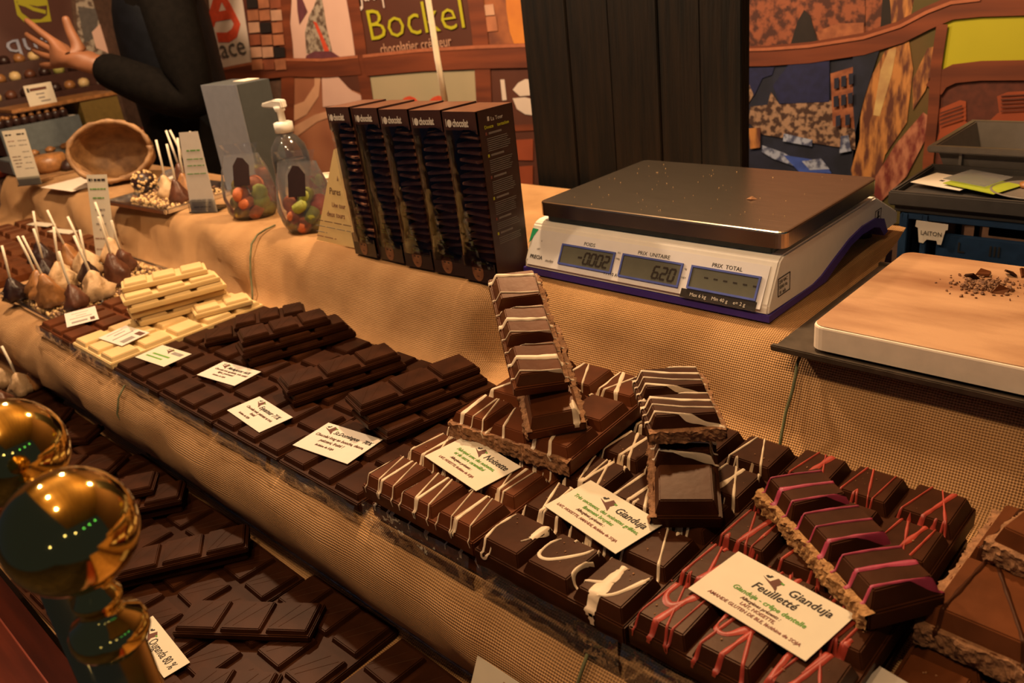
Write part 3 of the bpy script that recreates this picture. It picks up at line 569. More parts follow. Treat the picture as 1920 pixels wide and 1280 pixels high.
# ------------------------------------------------------------------ weighing scale
def weighing_scale():
    t = thing('weighing_scale', 'white shop scale with steel platform and three price displays', 'scale', (-.547, .724, 0))
    prof = [(0, .0085), (.0015, .018), (.024, .060), (.032, .064), (.262, .064), (.336, .026), (.336, .010), (.302, .0100), (.288, .030), (.262, .038), (.225, .039), (.19, .034), (.15, .022), (.12, .012), (.10, .0085)]
    mx = Matrix(((0, 0, 1, -.169), (1, 0, 0, 0), (0, 1, 0, 0), (0, 0, 0, 1)))
    body = prism('body', prof, .338, 'scale_white', t, mx, bevel=.002)
    arch = [(-.0008, .0018), (-.0008, .0090), (.10, .0090), (.12, .0122), (.15, .0218), (.19, .0338), (.225, .0388), (.262, .0378), (.288, .0298), (.302, .0098), (.292, .0070), (.276, .022), (.258, .0275), (.225, .0285), (.195, .0245), (.155, .0115), (.13, .0018)]
    prism('base_rim', arch, .342, 'purple_plastic', t, mx @ Matrix.Translation((0, 0, -.002)))
    for x, y in ((-.14, .03), (.14, .03), (-.14, .30), (.14, .30)): lathe('foot', [(0, 0), (.012, 0), (.011, .012), (0, .012)], 'black_rubber', t, 14, (x, y, 0))
    box('pedestal', -.150, .158, .030, .245, .062, .074, 'scale_teal', t, .003)
    roundbox('platform', -.157, .173, .024, .254, .0725, .090, .010, .0022, 'steel', t)
    Fm = frame((-.169, .0015, .020), (1, 0, 0), (0, .0225, .040)); Fm = Fm @ Matrix.Translation((0, 0, .0003))
    fp = flat('face_plate', rect(.006, .330, -.006, .0395), 'scale_face', t, Fm, .0)
    F1 = Fm
    def disp(x0, x1, y0, y1):
        e = .0022; o = flat('display', rect(x0, x1, y0, y1), 'lcd', t, F1, .0008, .0003)
        for r in (rect(x0-e, x1+e, y1, y1+e), rect(x0-e, x1+e, y0-e, y0), rect(x0-e, x0, y0, y1), rect(x1, x1+e, y0, y1)): flat('bezel', r, 'lcd_edge', o, F1, .0006, .0016)
        return o
    def seg7(o, x, y, ch, h):
        S_ = {'0': 'abcdef', '2': 'abged', '6': 'acdefg', '-': 'g'}[ch]; w = h*.5; k = h*.085; s_ = .14
        G = {'a': (0, h, w, h), 'g': (0, h/2, w, h/2), 'd': (0, 0, w, 0), 'f': (0, h/2, 0, h), 'e': (0, 0, 0, h/2), 'b': (w, h/2, w, h), 'c': (w, 0, w, h/2)}
        for c_ in S_:
            a, b, c2, d2 = G[c_]; q = rect(a+.2*k, c2-.2*k, b-k, b+k) if b == d2 else rect(a-k, a+k, b+.4*k, d2-.4*k)
            flat('digit_segment', [(x+u+v*s_, y+v) for u, v in q], 'ink_black', o, F1, .0013, .0002)
    DX = [[0.0587, 0.136, 0.0033, 0.0247], [0.1508, 0.2284, 0.0021, 0.0251], [0.2434, 0.3214, 0.0037, 0.0251]]
    d1, d2, d3 = [disp(*q) for q in DX]
    x1, y0, y1 = DX[0][1], DX[0][2], DX[0][3]; h = (y1-y0)*.62
    for k, ch in enumerate('-0002'): seg7(d1, x1-.052+k*.0098, y0+.0035, ch, h)
    flat('digit_segment', rect(x1-.0350, x1-.0336, y0+.003, y0+.0045), 'ink_black', d1, F1, .0013, .0002)
    x1, y0 = DX[1][1], DX[1][2]
    for k, ch in enumerate('620'): seg7(d2, x1-.0345+k*.0105, y0+.0035, ch, h)
    flat('digit_segment', rect(x1-.0268, x1-.0254, y0+.003, y0+.0045), 'ink_black', d2, F1, .0013, .0002)
    x0, x1, y0, y1 = DX[2]
    for k in range(6): flat('digit_segment', rect(x0+.016+k*.0115, x0+.0205+k*.0115, (y0+y1)/2+.001, (y0+y1)/2+.0026), 'ink_black', d3, F1, .0013, .0002)
    tz = .0005
    for s, i in (('POIDS', 0), ('PRIX  UNITAIRE', 1), ('PRIX  TOTAL', 2)): txt(s, .0062, 'ink_black', t, F1, (DX[i][0]+DX[i][1])/2, DX[i][3]+.0040, tz, 'CENTER')
    txt('M 110 A', .0055, 'ink_black', t, F1, .128, -.0010, tz); txt('PRECIA', .0064, 'ink_black', t, F1, .0085, .0025, tz, bold=.02); txt('molen', .0052, 'ink_grey', t, F1, .0345, .0010, tz, shear=.4)
    for s, x, y in (('0', .021, .0245), ('NET', .017, .014), ('KG', DX[0][1]+.0045, .026), ('100g', DX[0][1]+.0035, .019), ('kg', DX[1][1]+.0045, .021), ('NET', DX[1][1]+.0030, .011)): txt(s, .003, 'ink_grey', t, F1, x, y, tz)
    pl = flat('capacity_strip', rect(DX[2][0]-.008, DX[2][1]+.004, DX[2][2]-.0125, DX[2][2]-.0030), 'ink_black', t, F1, .0007)
    txt('Max 6 kg    Min 40 g    e= 2 g', .0056, 'card_white', pl, F1, (DX[2][0]+DX[2][1])/2-.002, DX[2][2]-.0098, .0012, 'CENTER')
    flat('green_sticker', [(.001, .020), (.012, .0395), (.002, .0400)], 'sticker_green', t, F1, .0004)
    RS = frame((.1692, 0, 0), (0, 1, 0), (0, 0, 1))
    for (a, b, c_, d_) in ((.020, .046, .022, .042), (.262, .280, .024, .046)):
        e = .0008
        for r in (rect(a, b, c_, c_+e), rect(a, b, d_-e, d_), rect(a, a+e, c_, d_), rect(b-e, b, c_, d_)): flat('sticker_outline', r, 'ink_black', t, RS, .0002)
    for k, s in enumerate(('230 VAC', '50/60 Hz', '10  mA')): txt(s, .0052, 'ink_black', t, RS, .0225, .0355-k*.0058, .0004, sx=.9)
    flat('sticker_mark', [(.2665, .0355), (.2755, .0355), (.2755, .0375), (.2722, .0375), (.2728, .044), (.2692, .044), (.2698, .0375), (.2665, .0375)], 'ink_black', t, RS, .0004); flat('sticker_mark', rect(.2703, .2717, .0265, .036), 'ink_black', t, RS, .0004)
weighing_scale()
bm = bmesh.new()
for k in range(60):
    s = random.uniform(.0002, .0006); bmesh.ops.create_icosphere(bm, subdivisions=1, radius=s, matrix=Matrix.Translation((random.uniform(-.69, -.39), random.uniform(.76, .96), .0902+s*.4)))
tag(bm_obj('platform_crumbs', bm, 'nut_light'), 'tiny pale crumbs scattered over the steel scale platform', 'crumbs', kind='stuff')
o = mesh_obj('chocolate_shaving', [(-.006, -.002, 0), (.001, -.004, .001), (.007, .001, 0), (.001, .003, .002), (-.003, .002, .001), (0, 0, .0035)], [(0, 1, 5), (1, 2, 5), (2, 3, 5), (3, 4, 5), (4, 0, 5), (4, 3, 2, 1, 0)], 'broken_filling', loc=(-.463, .845, .0905)); tag(o, 'small reddish chocolate shaving on the steel scale platform', 'shaving')
# ------------------------------------------------------------------ cutting board on its tray
def board():
    t = thing('cutting_board', 'thick white plastic cutting board stained brown on top', 'cutting board', (-.09, .80, .0075))
    roundbox('board_edge', -.222, .22, -.122, .105, 0, .0232, .012, .002, 'poly_edge', t)
    roundbox('stained_top', -.2205, .2185, -.1205, .1035, .0228, .0240, .0115, .0006, 'poly_board', t)
    t2 = thing('steel_tray', 'dark flat metal tray under the cutting board', 'tray', (-.09, .80, .0005))
    box('tray_plate', -.255, .24, -.128, .125, 0, .0035, 'tray_steel', t2, .001); 
    for r in ((-.256, .241, -.132, -.127), (-.256, .241, .122, .127)): box('tray_rim', *r, 0, .0065, 'tray_steel', t2, .001)
board()
def crumbs(name, label, n, cx, cy, sx, sy, z, s0, s1, mats):
    bm = bmesh.new()
    for k in range(n):
        a = random.random()*6.28; r = abs(random.gauss(0, .5)); s = random.uniform(s0, s1)*(1.6 if random.random() < .08 else 1)
        m4 = Matrix.Translation((cx+math.cos(a)*r*sx+math.sin(a)*r*sx*.3, cy+math.sin(a)*r*sy, z+s*.4+max(0, .5-r)*.004)) @ Matrix.Rotation(random.random()*6, 4, (random.random(), random.random(), random.random()+.1)) @ Matrix.Diagonal((1, random.uniform(.5, 1), random.uniform(.25, .8), 1))
        bmesh.ops.create_icosphere(bm, subdivisions=1, radius=s, matrix=m4)
    o = bm_obj(name, bm, mats); tag(o, label, 'crumbs', kind='stuff'); return o
crumbs('chocolate_crumbs', 'heap of dark chocolate crumbs on the cutting board', 260, -.212, .835, .042, .034, .0315, .0009, .0026, 'crumb')
for k, (x, y, r) in enumerate(((-.222, .862, .4), (-.200, .872, 2.2), (-.190, .878, 1.1), (-.226, .846, 2.9), (-.196, .825, .2))):
    o = mesh_obj('chocolate_flake', [(-.007, -.004, 0), (.006, -.005, .001), (.008, .003, .002), (-.002, .006, .003), (-.006, -.003, .002), (.005, -.004, .003), (.007, .003, .004), (-.002, .005, .005)], [(3, 2, 1, 0), (4, 5, 6, 7), (0, 1, 5, 4), (1, 2, 6, 5), (2, 3, 7, 6), (3, 0, 4, 7)], 'dark_chocolate' if k % 2 else 'milk_chocolate', loc=(x, y, .0325), rot=(.2*k, .15, r)); tag(o, 'larger chocolate flake in the crumb heap, %s' % ('backmost left', 'back centre', 'back right', 'left side', 'front right')[k], 'flake', 'flakes on the cutting board')
# ------------------------------------------------------------------ tower boxes
def tower_boxes():
    xs = [-.989, -.930, -.868, -.808, -.748]; names = ('leftmost', 'second from the left', 'middle', 'second from the right', 'rightmost')
    pl = None
    for k, x in enumerate(xs):
        t = thing('tower_box', 'brown carton of stacked chocolate plates with clear window, %s of five' % names[k], 'box', (x, .674+.0015*(k % 2), 0.0), (math.radians(-.8), math.radians((-2.4, -2.0, -1.8, -1.6, -.8)[k]), math.radians((-3, -2, 1, 2, 1)[k])), 'row of five tower boxes')
        w, d, h = .0565, .064, .213; a = w/2
        box('side_panel', -a, -a+.001, .004, d, 0, h, 'brown_carton', t, 0); sp = box('side_panel', a-.001, a, .004, d, 0, h, 'brown_carton', t, 0)
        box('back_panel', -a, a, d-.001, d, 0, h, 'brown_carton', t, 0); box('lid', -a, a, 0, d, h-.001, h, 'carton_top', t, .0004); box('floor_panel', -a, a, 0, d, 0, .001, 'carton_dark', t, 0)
        FM = frame((0, 0, 0), (1, 0, 0), (0, 0, 1))
        hd = flat('header_panel', [(-a, h), (-a, h-.026), (-a*.75, h-.030), (-a*.5, h-.0365), (-a*.22, h-.034), (-a*.05, h-.041), (.1*a, h-.036), (.3*a, h-.028), (.62*a, h-.025), (a, h-.030), (a, h)][::-1] if False else [(a, h), (-a, h), (-a, h-.030), (-a*.75, h-.034), (-a*.55, h-.0325), (-a*.42, h-.046), (-a*.32, h-.034), (-a*.12, h-.030), (.15*a, h-.021), (.6*a, h-.021), (a, h-.026)], 'brown_carton', t, FM, -.0003, .0008)
        txt('chocolat', .0125, 'card_white', hd, FM, -a+.0165, h-.0175, .0008, sx=.62, bold=.03, name='lettering'); flat('logo', ell(-a+.0112, h-.0140, .0040, .0046, 14), 'card_white', hd, FM, .0006); flat('logo', rect(-a+.0050, -a+.0058, h-.018, h-.009), 'card_white', hd, FM, .0006)
        ft = flat('foot_panel', [(-a, 0), (a, 0), (a, .026), (.55*a, .028), (.12*a, .034), (-.2*a, .056), (-.42*a, .052), (-.7*a, .034), (-a, .032)], 'carton_dark', t, FM, -.0003, .0008)
        flat('printed_face', ell(-.002, .0145, .0100, .0135, 18), 'skin_print', ft, FM, .0006); flat('printed_face', ell(-.0055, .017, .0022, .0009, 10), 'ink_black', ft, FM, .0009); flat('printed_face', ell(.0015, .0165, .0022, .0009, 10), 'ink_black', ft, FM, .0009); flat('printed_face', ell(-.002, .0078, .0024, .0009, 10), 'ink_brown', ft, FM, .0009); flat('printed_hair', [(-.0125, .018), (-.011, .027), (-.003, .0315), (.006, .029), (.0085, .022), (.003, .0255), (-.006, .0245)], 'ink_brown', ft, FM, .0009)
        txt('TENTATION', .0042, 'ink_yellow', ft, FM, -.0065, .0245, .0012, sx=.85); flat('emblem', rect(-.0075, -.0035, .0475, .0540), 'ink_yellow', ft, FM, .0006)
        for q in (.044, .041): flat('print_line', rect(-.012, .002, q, q+.0012), 'ink_green', ft, FM, .0006)
        # clear window in front of the stack, bulging at the corner
        mesh_obj('window', [(-a, .0008, .02), (-a+.004, -.0018, .02), (a-.004, -.0018, .02), (a, .0008, .02), (-a, .0008, h-.02), (-a+.004, -.0018, h-.02), (a-.004, -.0018, h-.02), (a, .0008, h-.02)], [(0, 1, 5, 4), (1, 2, 6, 5), (2, 3, 7, 6)], 'window_film', t, True)
        for i in range(17):
            z = .026+i*.0096; s = .021+.003*math.sin(i*1.9+k)
            if pl is None: pl = box('chocolate_plate', -.021, .021, -.022, .022, 0, .0040, 'plate_chocolate', t, .0008, loc=(0, .030, z)); o = pl
            else: o = copy_mesh(pl, 'chocolate_plate', t, (0, .030, z))
            o.location.x = random.uniform(-.002, .002); o.rotation_euler = (random.uniform(-.03, .03), random.uniform(-.06, .06), random.uniform(-.25, .25))
        if k == 4:
            SM = frame((a, 0, 0), (0, 1, 0), (0, 0, 1))
            txt('La Tour', .0065, 'card_white', sp, SM, .024, h-.0145, .0003); flat('emblem', rect(.0185, .0215, h-.0140, h-.0090), 'card_white', sp, SM, .0002)
            txt('Douce', .0056, 'ink_yellow', sp, SM, .012, h-.0225, .0003, bold=.02); txt('tentation', .0056, 'ink_yellow', sp, SM, .034, h-.0225, .0003, bold=.02)
            q = h-.030
            for blk in range(6):
                flat('emblem', rect(.0125, .0150, q, q+.0035), 'ink_red' if blk % 2 == 0 else 'ink_yellow', sp, SM, .0002); flat('print_line', rect(.018, .040, q+.0006, q+.0030), 'ink_grey', sp, SM, .0002); q -= .0045
                for r in range(7 if blk < 4 else 4): flat('print_line', rect(.014, .054-.006*random.random(), q, q+.0008), 'ink_grey', sp, SM, .0002); q -= .0024
                q -= .0045
tower_boxes()

def dust(name, label, slabs, n):
    bm = bmesh.new()
    for k in range(n):
        s = random.choice(slabs); i, j = random.randrange(s.cols), random.randrange(s.rows)
        p = Vector((-s.w/2+(i+random.uniform(.2, .8))*s.px, -s.d/2+(j+random.uniform(.2, .8))*s.py, s.bh+s.th)); p.rotate(s.t.rotation_euler); p += s.t.location
        r = random.uniform(.0003, .0009); bmesh.ops.create_icosphere(bm, subdivisions=1, radius=r, matrix=Matrix.Translation(p+Vector((0, 0, r*.5))) @ Matrix.Diagonal((1, random.uniform(.5, 1.5), .7, 1)))
    tag(bm_obj(name, bm, 'broken_filling'), label, 'crumbs', kind='stuff')
dust('slab_crumbs', 'tiny chocolate crumbs scattered over the piped slabs', [n1, g1, f1, r0], 260)
# ------------------------------------------------------------------ brass posts and front ledge
def post(x, y, z, label):
    t = thing('brass_post', label, 'post', (x, y, -.24)); zz_ = z+.24
    lathe('ball', [(.03*math.sin(math.pi*i/24), zz_-.03*math.cos(math.pi*i/24)) for i in range(25)], 'brass', t, 40)
    lathe('neck', [(.008, zz_-.0292), (.0085, zz_-.034), (.0115, zz_-.038), (.0115, zz_-.041), (.009, zz_-.044), (.0105, zz_-.049), (.0165, zz_-.053), (.0185, zz_-.057), (.0185, zz_-.063), (.017, zz_-.066), (.0145, zz_-.067), (0, zz_-.067)], 'brass', t, 32)
    lathe('tube', [(0, zz_-.0671), (.0138, zz_-.0671), (.0138, .012), (0, .012)], 'brass_tube', t, 32)
    lathe('base_flange', [(0, .012), (.022, .012), (.024, .008), (.024, 0), (0, 0)], 'brass', t, 24)
post(-.385, .072, .146, 'nearer polished brass post with a ball finial, lower left'); post(-.487, .078, .150, 'farther brass post with a ball finial, cut by the left edge')
tag(box('glass_pane', -1.6, -.515, .0845, .0885, -.235, -.098, 'glass', bevel=.0006), 'low clear glass pane standing in front of the lowest step', 'glass pane')
t = thing('front_ledge', 'reddish polished wooden ledge along the counter front, lower left', 'ledge', (-1.0, .05, -.95))
box('moulding', -1.0, 1.2, -.028, .046, .66, .709, 'red_wood', t, .012, 4); box('apron', -1.0, 1.2, -.02, .03, 0, .66, 'dark_metal', t, .002)
# ------------------------------------------------------------------ chocolate lollipops
def lolly(loc, m, label, h=.045, r=.021, lean=(0, 0), st=.075, group='chocolate lollipops', nuts=False, seed=0):
    t = thing('chocolate_lollipop', label, 'lollipop', loc, (lean[1], lean[0], seed), group)
    lathe('cone', [(0, 0), (r*.8, 0), (r, h*.12), (r*.98, h*.3), (r*.8, h*.5), (r*.62, h*.66), (r*.42, h*.82), (r*.22, h*.95), (0, h)], m, t, 22, lump=.55, lscale=95, seed=seed)
    s = Vector((.012*math.sin(seed*3), .012*math.cos(seed*5), st)); p0 = Vector((0, 0, h*.7))
    tube('stick', [p0, p0+s*.5+Vector((.0012, 0, 0)), p0+s], .0023, 'stick_paper', t, 8)
    return t
MD = [(-1.666, 0.379, -0.09), (-1.642, 0.403, -0.09), (-1.566, 0.403, -0.09), (-1.506, 0.423, -0.09), (-1.518, 0.461, -0.09), (-1.565, 0.519, -0.09), (-1.747, 0.454, -0.09), (-1.65, 0.452, -0.09), (-1.73, 0.502, -0.09), (-1.629, 0.487, -0.09), (-1.692, 0.527, -0.09), (-1.684, 0.547, -0.09), (-1.644, 0.563, -0.09), (-1.854, 0.483, -0.09)]
MC = ['cone_dark', 'cone_caramel', 'cone_caramel', 'cone_brown', 'cone_cream', 'cone_brown', 'cone_dark', 'cone_cream', 'cone_caramel', 'cone_dark', 'cone_cream', 'cone_cream', 'cone_brown', 'cone_dark']
ML_ = ['black chocolate lollipop nearest the left corner of the tray', 'small caramel lollipop beside the black one', 'large caramel lollipop at the front of the tray', 'large brown lollipop at the front right of the tray', 'cream lollipop beside the brown chocolate bars', 'brown lollipop near the tilted price strip', 'dark lollipop in the second row, behind the caramel ones', 'cream lollipop in the middle of the tray', 'caramel lollipop at the centre back of the tray', 'dark glossy lollipop in the middle right of the tray', 'cream lollipop with a long stick in the back row', 'cream lollipop just below the tilted price strip', 'brown lollipop at the far right of the tray', 'dark lollipop at the back left of the tray']
MD = [list(p[:2]) for p in MD]
for it in range(60):
    for i in range(len(MD)):
        for j in range(i):
            dx, dy = MD[i][0]-MD[j][0], MD[i][1]-MD[j][1]; L_ = math.hypot(dx, dy) or 1e-4
            if L_ < .047:
                q = (.047-L_)/2/L_; MD[i][0] += dx*q; MD[i][1] += dy*q; MD[j][0] -= dx*q; MD[j][1] -= dy*q
for k, p in enumerate(MD):
    lolly((p[0], p[1], -.0885), MC[k], ML_[k], h=.044+.008*(k % 3), r=.021+.003*((k*5) % 3)-.001, lean=(.06*math.sin(k*2.3), .06*math.cos(k*1.7)), st=.070+.008*(k % 3), group='lollipops on the middle-step tray', seed=k*1.37)
def lolly_tray(name, label, x0, x1, y0, y1, z):
    t = thing(name, label, 'tray', ((x0+x1)/2, (y0+y1)/2, z)); a, b = (x1-x0)/2, (y1-y0)/2
    box('tray_floor', -a, a, -b, b, 0, .002, 'bright_steel', t, .0005)
    for r in ((-a-.006, -a, -b-.006, b+.006), (a, a+.006, -b-.006, b+.006), (-a, a, -b-.006, -b), (-a, a, b, b+.006)): box('tray_rim', *r, 0, .009, 'bright_steel', t, .002)
lolly_tray('lollipop_tray', 'silver tray under the lollipops on the middle step', -1.765, -1.495, .375, .610, ZM+.0005)
def nuts(name, label, n, x0, x1, y0, y1, z, m, s=.0034):
    bm = bmesh.new()
    for k in range(n):
        bmesh.ops.create_icosphere(bm, subdivisions=1, radius=random.uniform(.7, 1.2)*s, matrix=Matrix.Translation((random.uniform(x0, x1), random.uniform(y0, y1), z+s*random.uniform(.6, 1.6))))
    o = bm_obj(name, bm, m, smooth=True); tag(o, label, 'cereal', kind='stuff')
nuts('puffed_cereal', 'pale puffed cereal strewn around the tray lollipops', 900, -1.760, -1.500, .38, .605, ZM+.0025, 'nut_light'); nuts('chocolate_cereal', 'brown coated cereal strewn around the tray lollipops', 700, -1.760, -1.500, .38, .605, ZM+.0025, 'nut_dark')
for k, (p, m, lab) in enumerate((((-1.636, 0.295, -0.22), 'cone_cream', 'pale lollipop half cut by the left edge on the lowest step'), ((-1.569, 0.305, -0.22), 'cone_cream', 'pale knobbly lollipop on the lowest step near the left edge'), ((-1.563, 0.33, -0.22), 'cone_caramel', 'caramel nut lollipop beside the burlap riser on the lowest step'), ((-1.532, 0.261, -0.22), 'cone_brown', 'brown lollipop low at the left edge'))):
    lolly((p[0], p[1]-.0, ZL+.0140), m, lab, h=.04, r=.021, st=.06, lean=(-.1, .08), group='lollipops on the lowest step', seed=k*2.1+.4)
# ------------------------------------------------------------------ top step, left half
TR = thing('sweet_tray', 'silver-edged tray of nut cluster and lollipops on the top step', 'tray', (-1.72, .735, 0), (0, 0, math.radians(4)))
box('tray_floor', -.13, .105, -.085, .10, 0, .002, 'bright_steel', TR, .0005)
for r in ((-.136, .111, -.091, -.085), (-.136, .111, .10, .106), (-.136, -.13, -.085, .10), (.105, .111, -.085, .10)): box('tray_rim', *r, 0, .010, 'bright_steel', TR, .002)
nuts('nut_cereal', 'pale nuts strewn on the top-step sweet tray', 420, -1.80, -1.615, .67, .80, .0025, 'nut_light', .004); nuts('dark_cereal', 'dark coated nuts strewn on the top-step sweet tray', 380, -1.82, -1.615, .67, .81, .0025, 'nut_dark', .004)
t = thing('nut_ball', 'round dark chocolate ball studded with pale pistachios on the top-step tray', 'chocolate', (-1.845, .725, .0025)); lathe('core', [(.026*math.sin(math.pi*i/12), .024-.024*math.cos(math.pi*i/12)) for i in range(13)], 'cone_dark', t, 20)
bm = bmesh.new()
for k in range(90):
    v = Vector((random.gauss(0, 1), random.gauss(0, 1), random.gauss(0, 1))).normalized(); bmesh.ops.create_icosphere(bm, subdivisions=1, radius=.0035, matrix=Matrix.Translation((v.x*.026, v.y*.026, .024+v.z*.024)))
o = bm_obj('pistachio_studs', bm, 'nut_light', t, True); o['kind'] = 'stuff'
for k, (px, m, lab) in enumerate((((-1.719, 0.721, 0.0), 'cone_cream', 'greenish cream lollipop on the top-step tray'), ((-1.646, 0.707, 0.0), 'cone_brown', 'brown lollipop beside the upright price card'), ((-1.692, 0.744, 0.0), 'cone_caramel', 'caramel lollipop behind the upright price card'), ((-1.815, 0.8, 0.0), 'cone_brown', 'brown lollipop at the back of the top-step tray'), ((-1.822, 0.821, 0.0), 'cone_dark', 'dark lollipop with the tallest stick behind the price card'), ((-1.751, 0.798, 0.0), 'cone_brown', 'rightmost lollipop behind the upright price card'))):
    lolly((px[0]-.03*0, px[1], .0025), m, lab, h=.052, r=.021, st=.085, lean=(-.05, .03), group='lollipops on the top-step tray', seed=k*1.9+.2)
# kraft bag with a rolled rim
t = thing('kraft_bag', 'brown kraft paper bag with rolled rim lying open on the top step', 'bag', (-2.04, .745, .078), (math.radians(74), 0, math.radians(58)))
lathe('bag_body', [(0, -.11), (.05, -.108), (.068, -.07), (.073, -.03), (.075, 0), (.071, .001), (.068, -.03), (.063, -.07), (.045, -.100), (0, -.102)], 'kraft', t, 48, lump=.16, lscale=34, sx=1.22, sy=.92)
vs = [(.073*math.cos(a)*1.22, .073*math.sin(a)*.92, .002*math.sin(5*a)) for a in [i*2*math.pi/40 for i in range(41)]]
tube('rolled_rim', vs, .006, 'kraft', t, 8, radii=[.0058+.0022*math.sin(i*2.7)*math.cos(i*1.1) for i in range(41)])
t = thing('sweet_packet', 'clear packet lying on the kraft bag beside the nut ball', 'packet', (-1.86, .80, .016), (0, .1, .5)); lathe('packet_film', [(0, -.05), (.012, -.045), (.02, -.02), (.021, .02), (.012, .045), (0, .05)], 'bag_film', t, 14, rot=(math.pi/2, 0, 0), lump=.3, lscale=40); box('packet_content', -.012, .012, -.032, .032, -.010, .004, 'paper', t, .004)
tag(box('paper_sheet', -.10, .06, -.055, .07, 0, .0006, 'paper', bevel=0, loc=(-2.165, .705, .0004), rot=(0, 0, .1)), 'blank pale paper sheet lying in front of the kraft bag', 'paper')
# cards standing in clear holders
def stand_card(loc, w, h, rotz, lean, label, rows, m='card_white', wt=None, foot=True, shape=None):
    t = thing('price_card', label, 'price card', loc, (0, 0, rotz)); wt = w if wt is None else wt
    mx = Matrix.Rotation(math.pi/2-lean, 4, 'X') @ Matrix.Translation((0, 0, 0))
    c = prism('card_sheet', shape or [(-w/2, 0), (w/2, 0), (wt/2, h), (-wt/2, h)], .0008, m, t, mx)
    for x0, x1, y, hh, ink in rows:
        x = x0
        while x < x1-.02:
            e = min(x1, x+random.uniform(.09, .22)); flat('print_word', rect(x*w, e*w, (y+hh*.2)*h, (y+hh*.75)*h), ink, c, mx, .001); x = e+.035
    if foot:
        prism('acrylic_front', rect(-w/2-.002, w/2+.002, 0, h*.16), .0015, 'acrylic', t, mx @ Matrix.Translation((0, 0, .0016))); box('acrylic_foot', -w/2-.002, w/2+.002, -.006, .05, 0, .002, 'acrylic', t, .0005)
    return t, c, mx
RZ = math.radians(38)
stand_card((-2.33, .640, .001), .062, .135, RZ, .05, 'tall narrow cream price card with two columns at the far left', [(-.42, -.1, .90, .045, 'ink_black'), (.08, .45, .90, .045, 'ink_black'), (-.38, -.1, .8, .02, 'ink_red'), (.05, .42, .8, .02, 'ink_grey'), (-.38, -.1, .72, .02, 'ink_grey'), (.05, .4, .72, .02, 'ink_grey'), (-.4, 0, .52, .02, 'ink_brown'), (-.4, 0, .46, .02, 'ink_brown'), (-.35, -.05, .4, .02, 'ink_brown'), (-.35, -.1, .34, .02, 'ink_brown'), (.1, .4, .6, .018, 'ink_grey'), (.1, .4, .5, .018, 'ink_grey'), (.1, .4, .4, .018, 'ink_grey'), (.0, .4, .3, .015, 'ink_grey')], 'card')
stand_card((-1.530, .697, .001), .060, .150, math.radians(26), .10, 'upright pink price card with green print beside the sweet bags', [(-.2, .3, .76, .03, 'ink_green'), (-.25, .35, .66, .02, 'ink_green'), (-.28, .36, .58, .02, 'ink_green'), (-.34, .38, .48, .018, 'ink_green'), (-.4, .4, .16, .01, 'ink_grey'), (-.4, .4, .12, .01, 'ink_grey'), (-.35, .3, .06, .02, 'ink_grey')], wt=.042)
t, c, mx = stand_card((-1.725, .560, ZM+.012), .054, .175, math.radians(22), .24, 'tilted cream price strip with green print among the lollipops', [(-.42, -.22, .92, .05, 'ink_black'), (-.15, .4, .92, .045, 'ink_black'), (-.4, .38, .83, .025, 'ink_green'), (-.3, .25, .73, .025, 'ink_green'), (-.25, .22, .60, .025, 'ink_grey'), (-.15, .15, .54, .02, 'ink_grey'), (-.28, .2, .44, .025, 'ink_grey'), (-.15, .1, .38, .02, 'ink_grey'), (-.42, .35, .28, .015, 'ink_red'), (-.42, .2, .16, .012, 'ink_red')], 'card', foot=False)
t, c, mx = stand_card((-1.080, .688, .001), .112, .15, 0, .02, 'tapered yellow card offering one or two towers, beside the tower boxes', [(-.42, .42, .225, .012, 'ink_brown'), (-.44, .44, .165, .010, 'ink_grey'), (-.46, -.2, .10, .010, 'ink_grey'), (-.47, .0, .05, .012, 'ink_red')], 'card_yellow', foot=False, shape=[(-.057, 0), (.056, 0), (.056, .143), (.042, .15), (.036, .148)])
for s, x, y, sz, ink in (('à', .030, .102, .011, 'ink_red'), ('Pures', .004, .080, .0150, 'ink_brown'), ('Une tour', .004, .060, .0110, 'ink_red'), ('deux tours', -.014, .044, .0125, 'ink_red')): txt(s, sz, ink, c, mx, x, y, .0012, shear=.35, sx=.85)
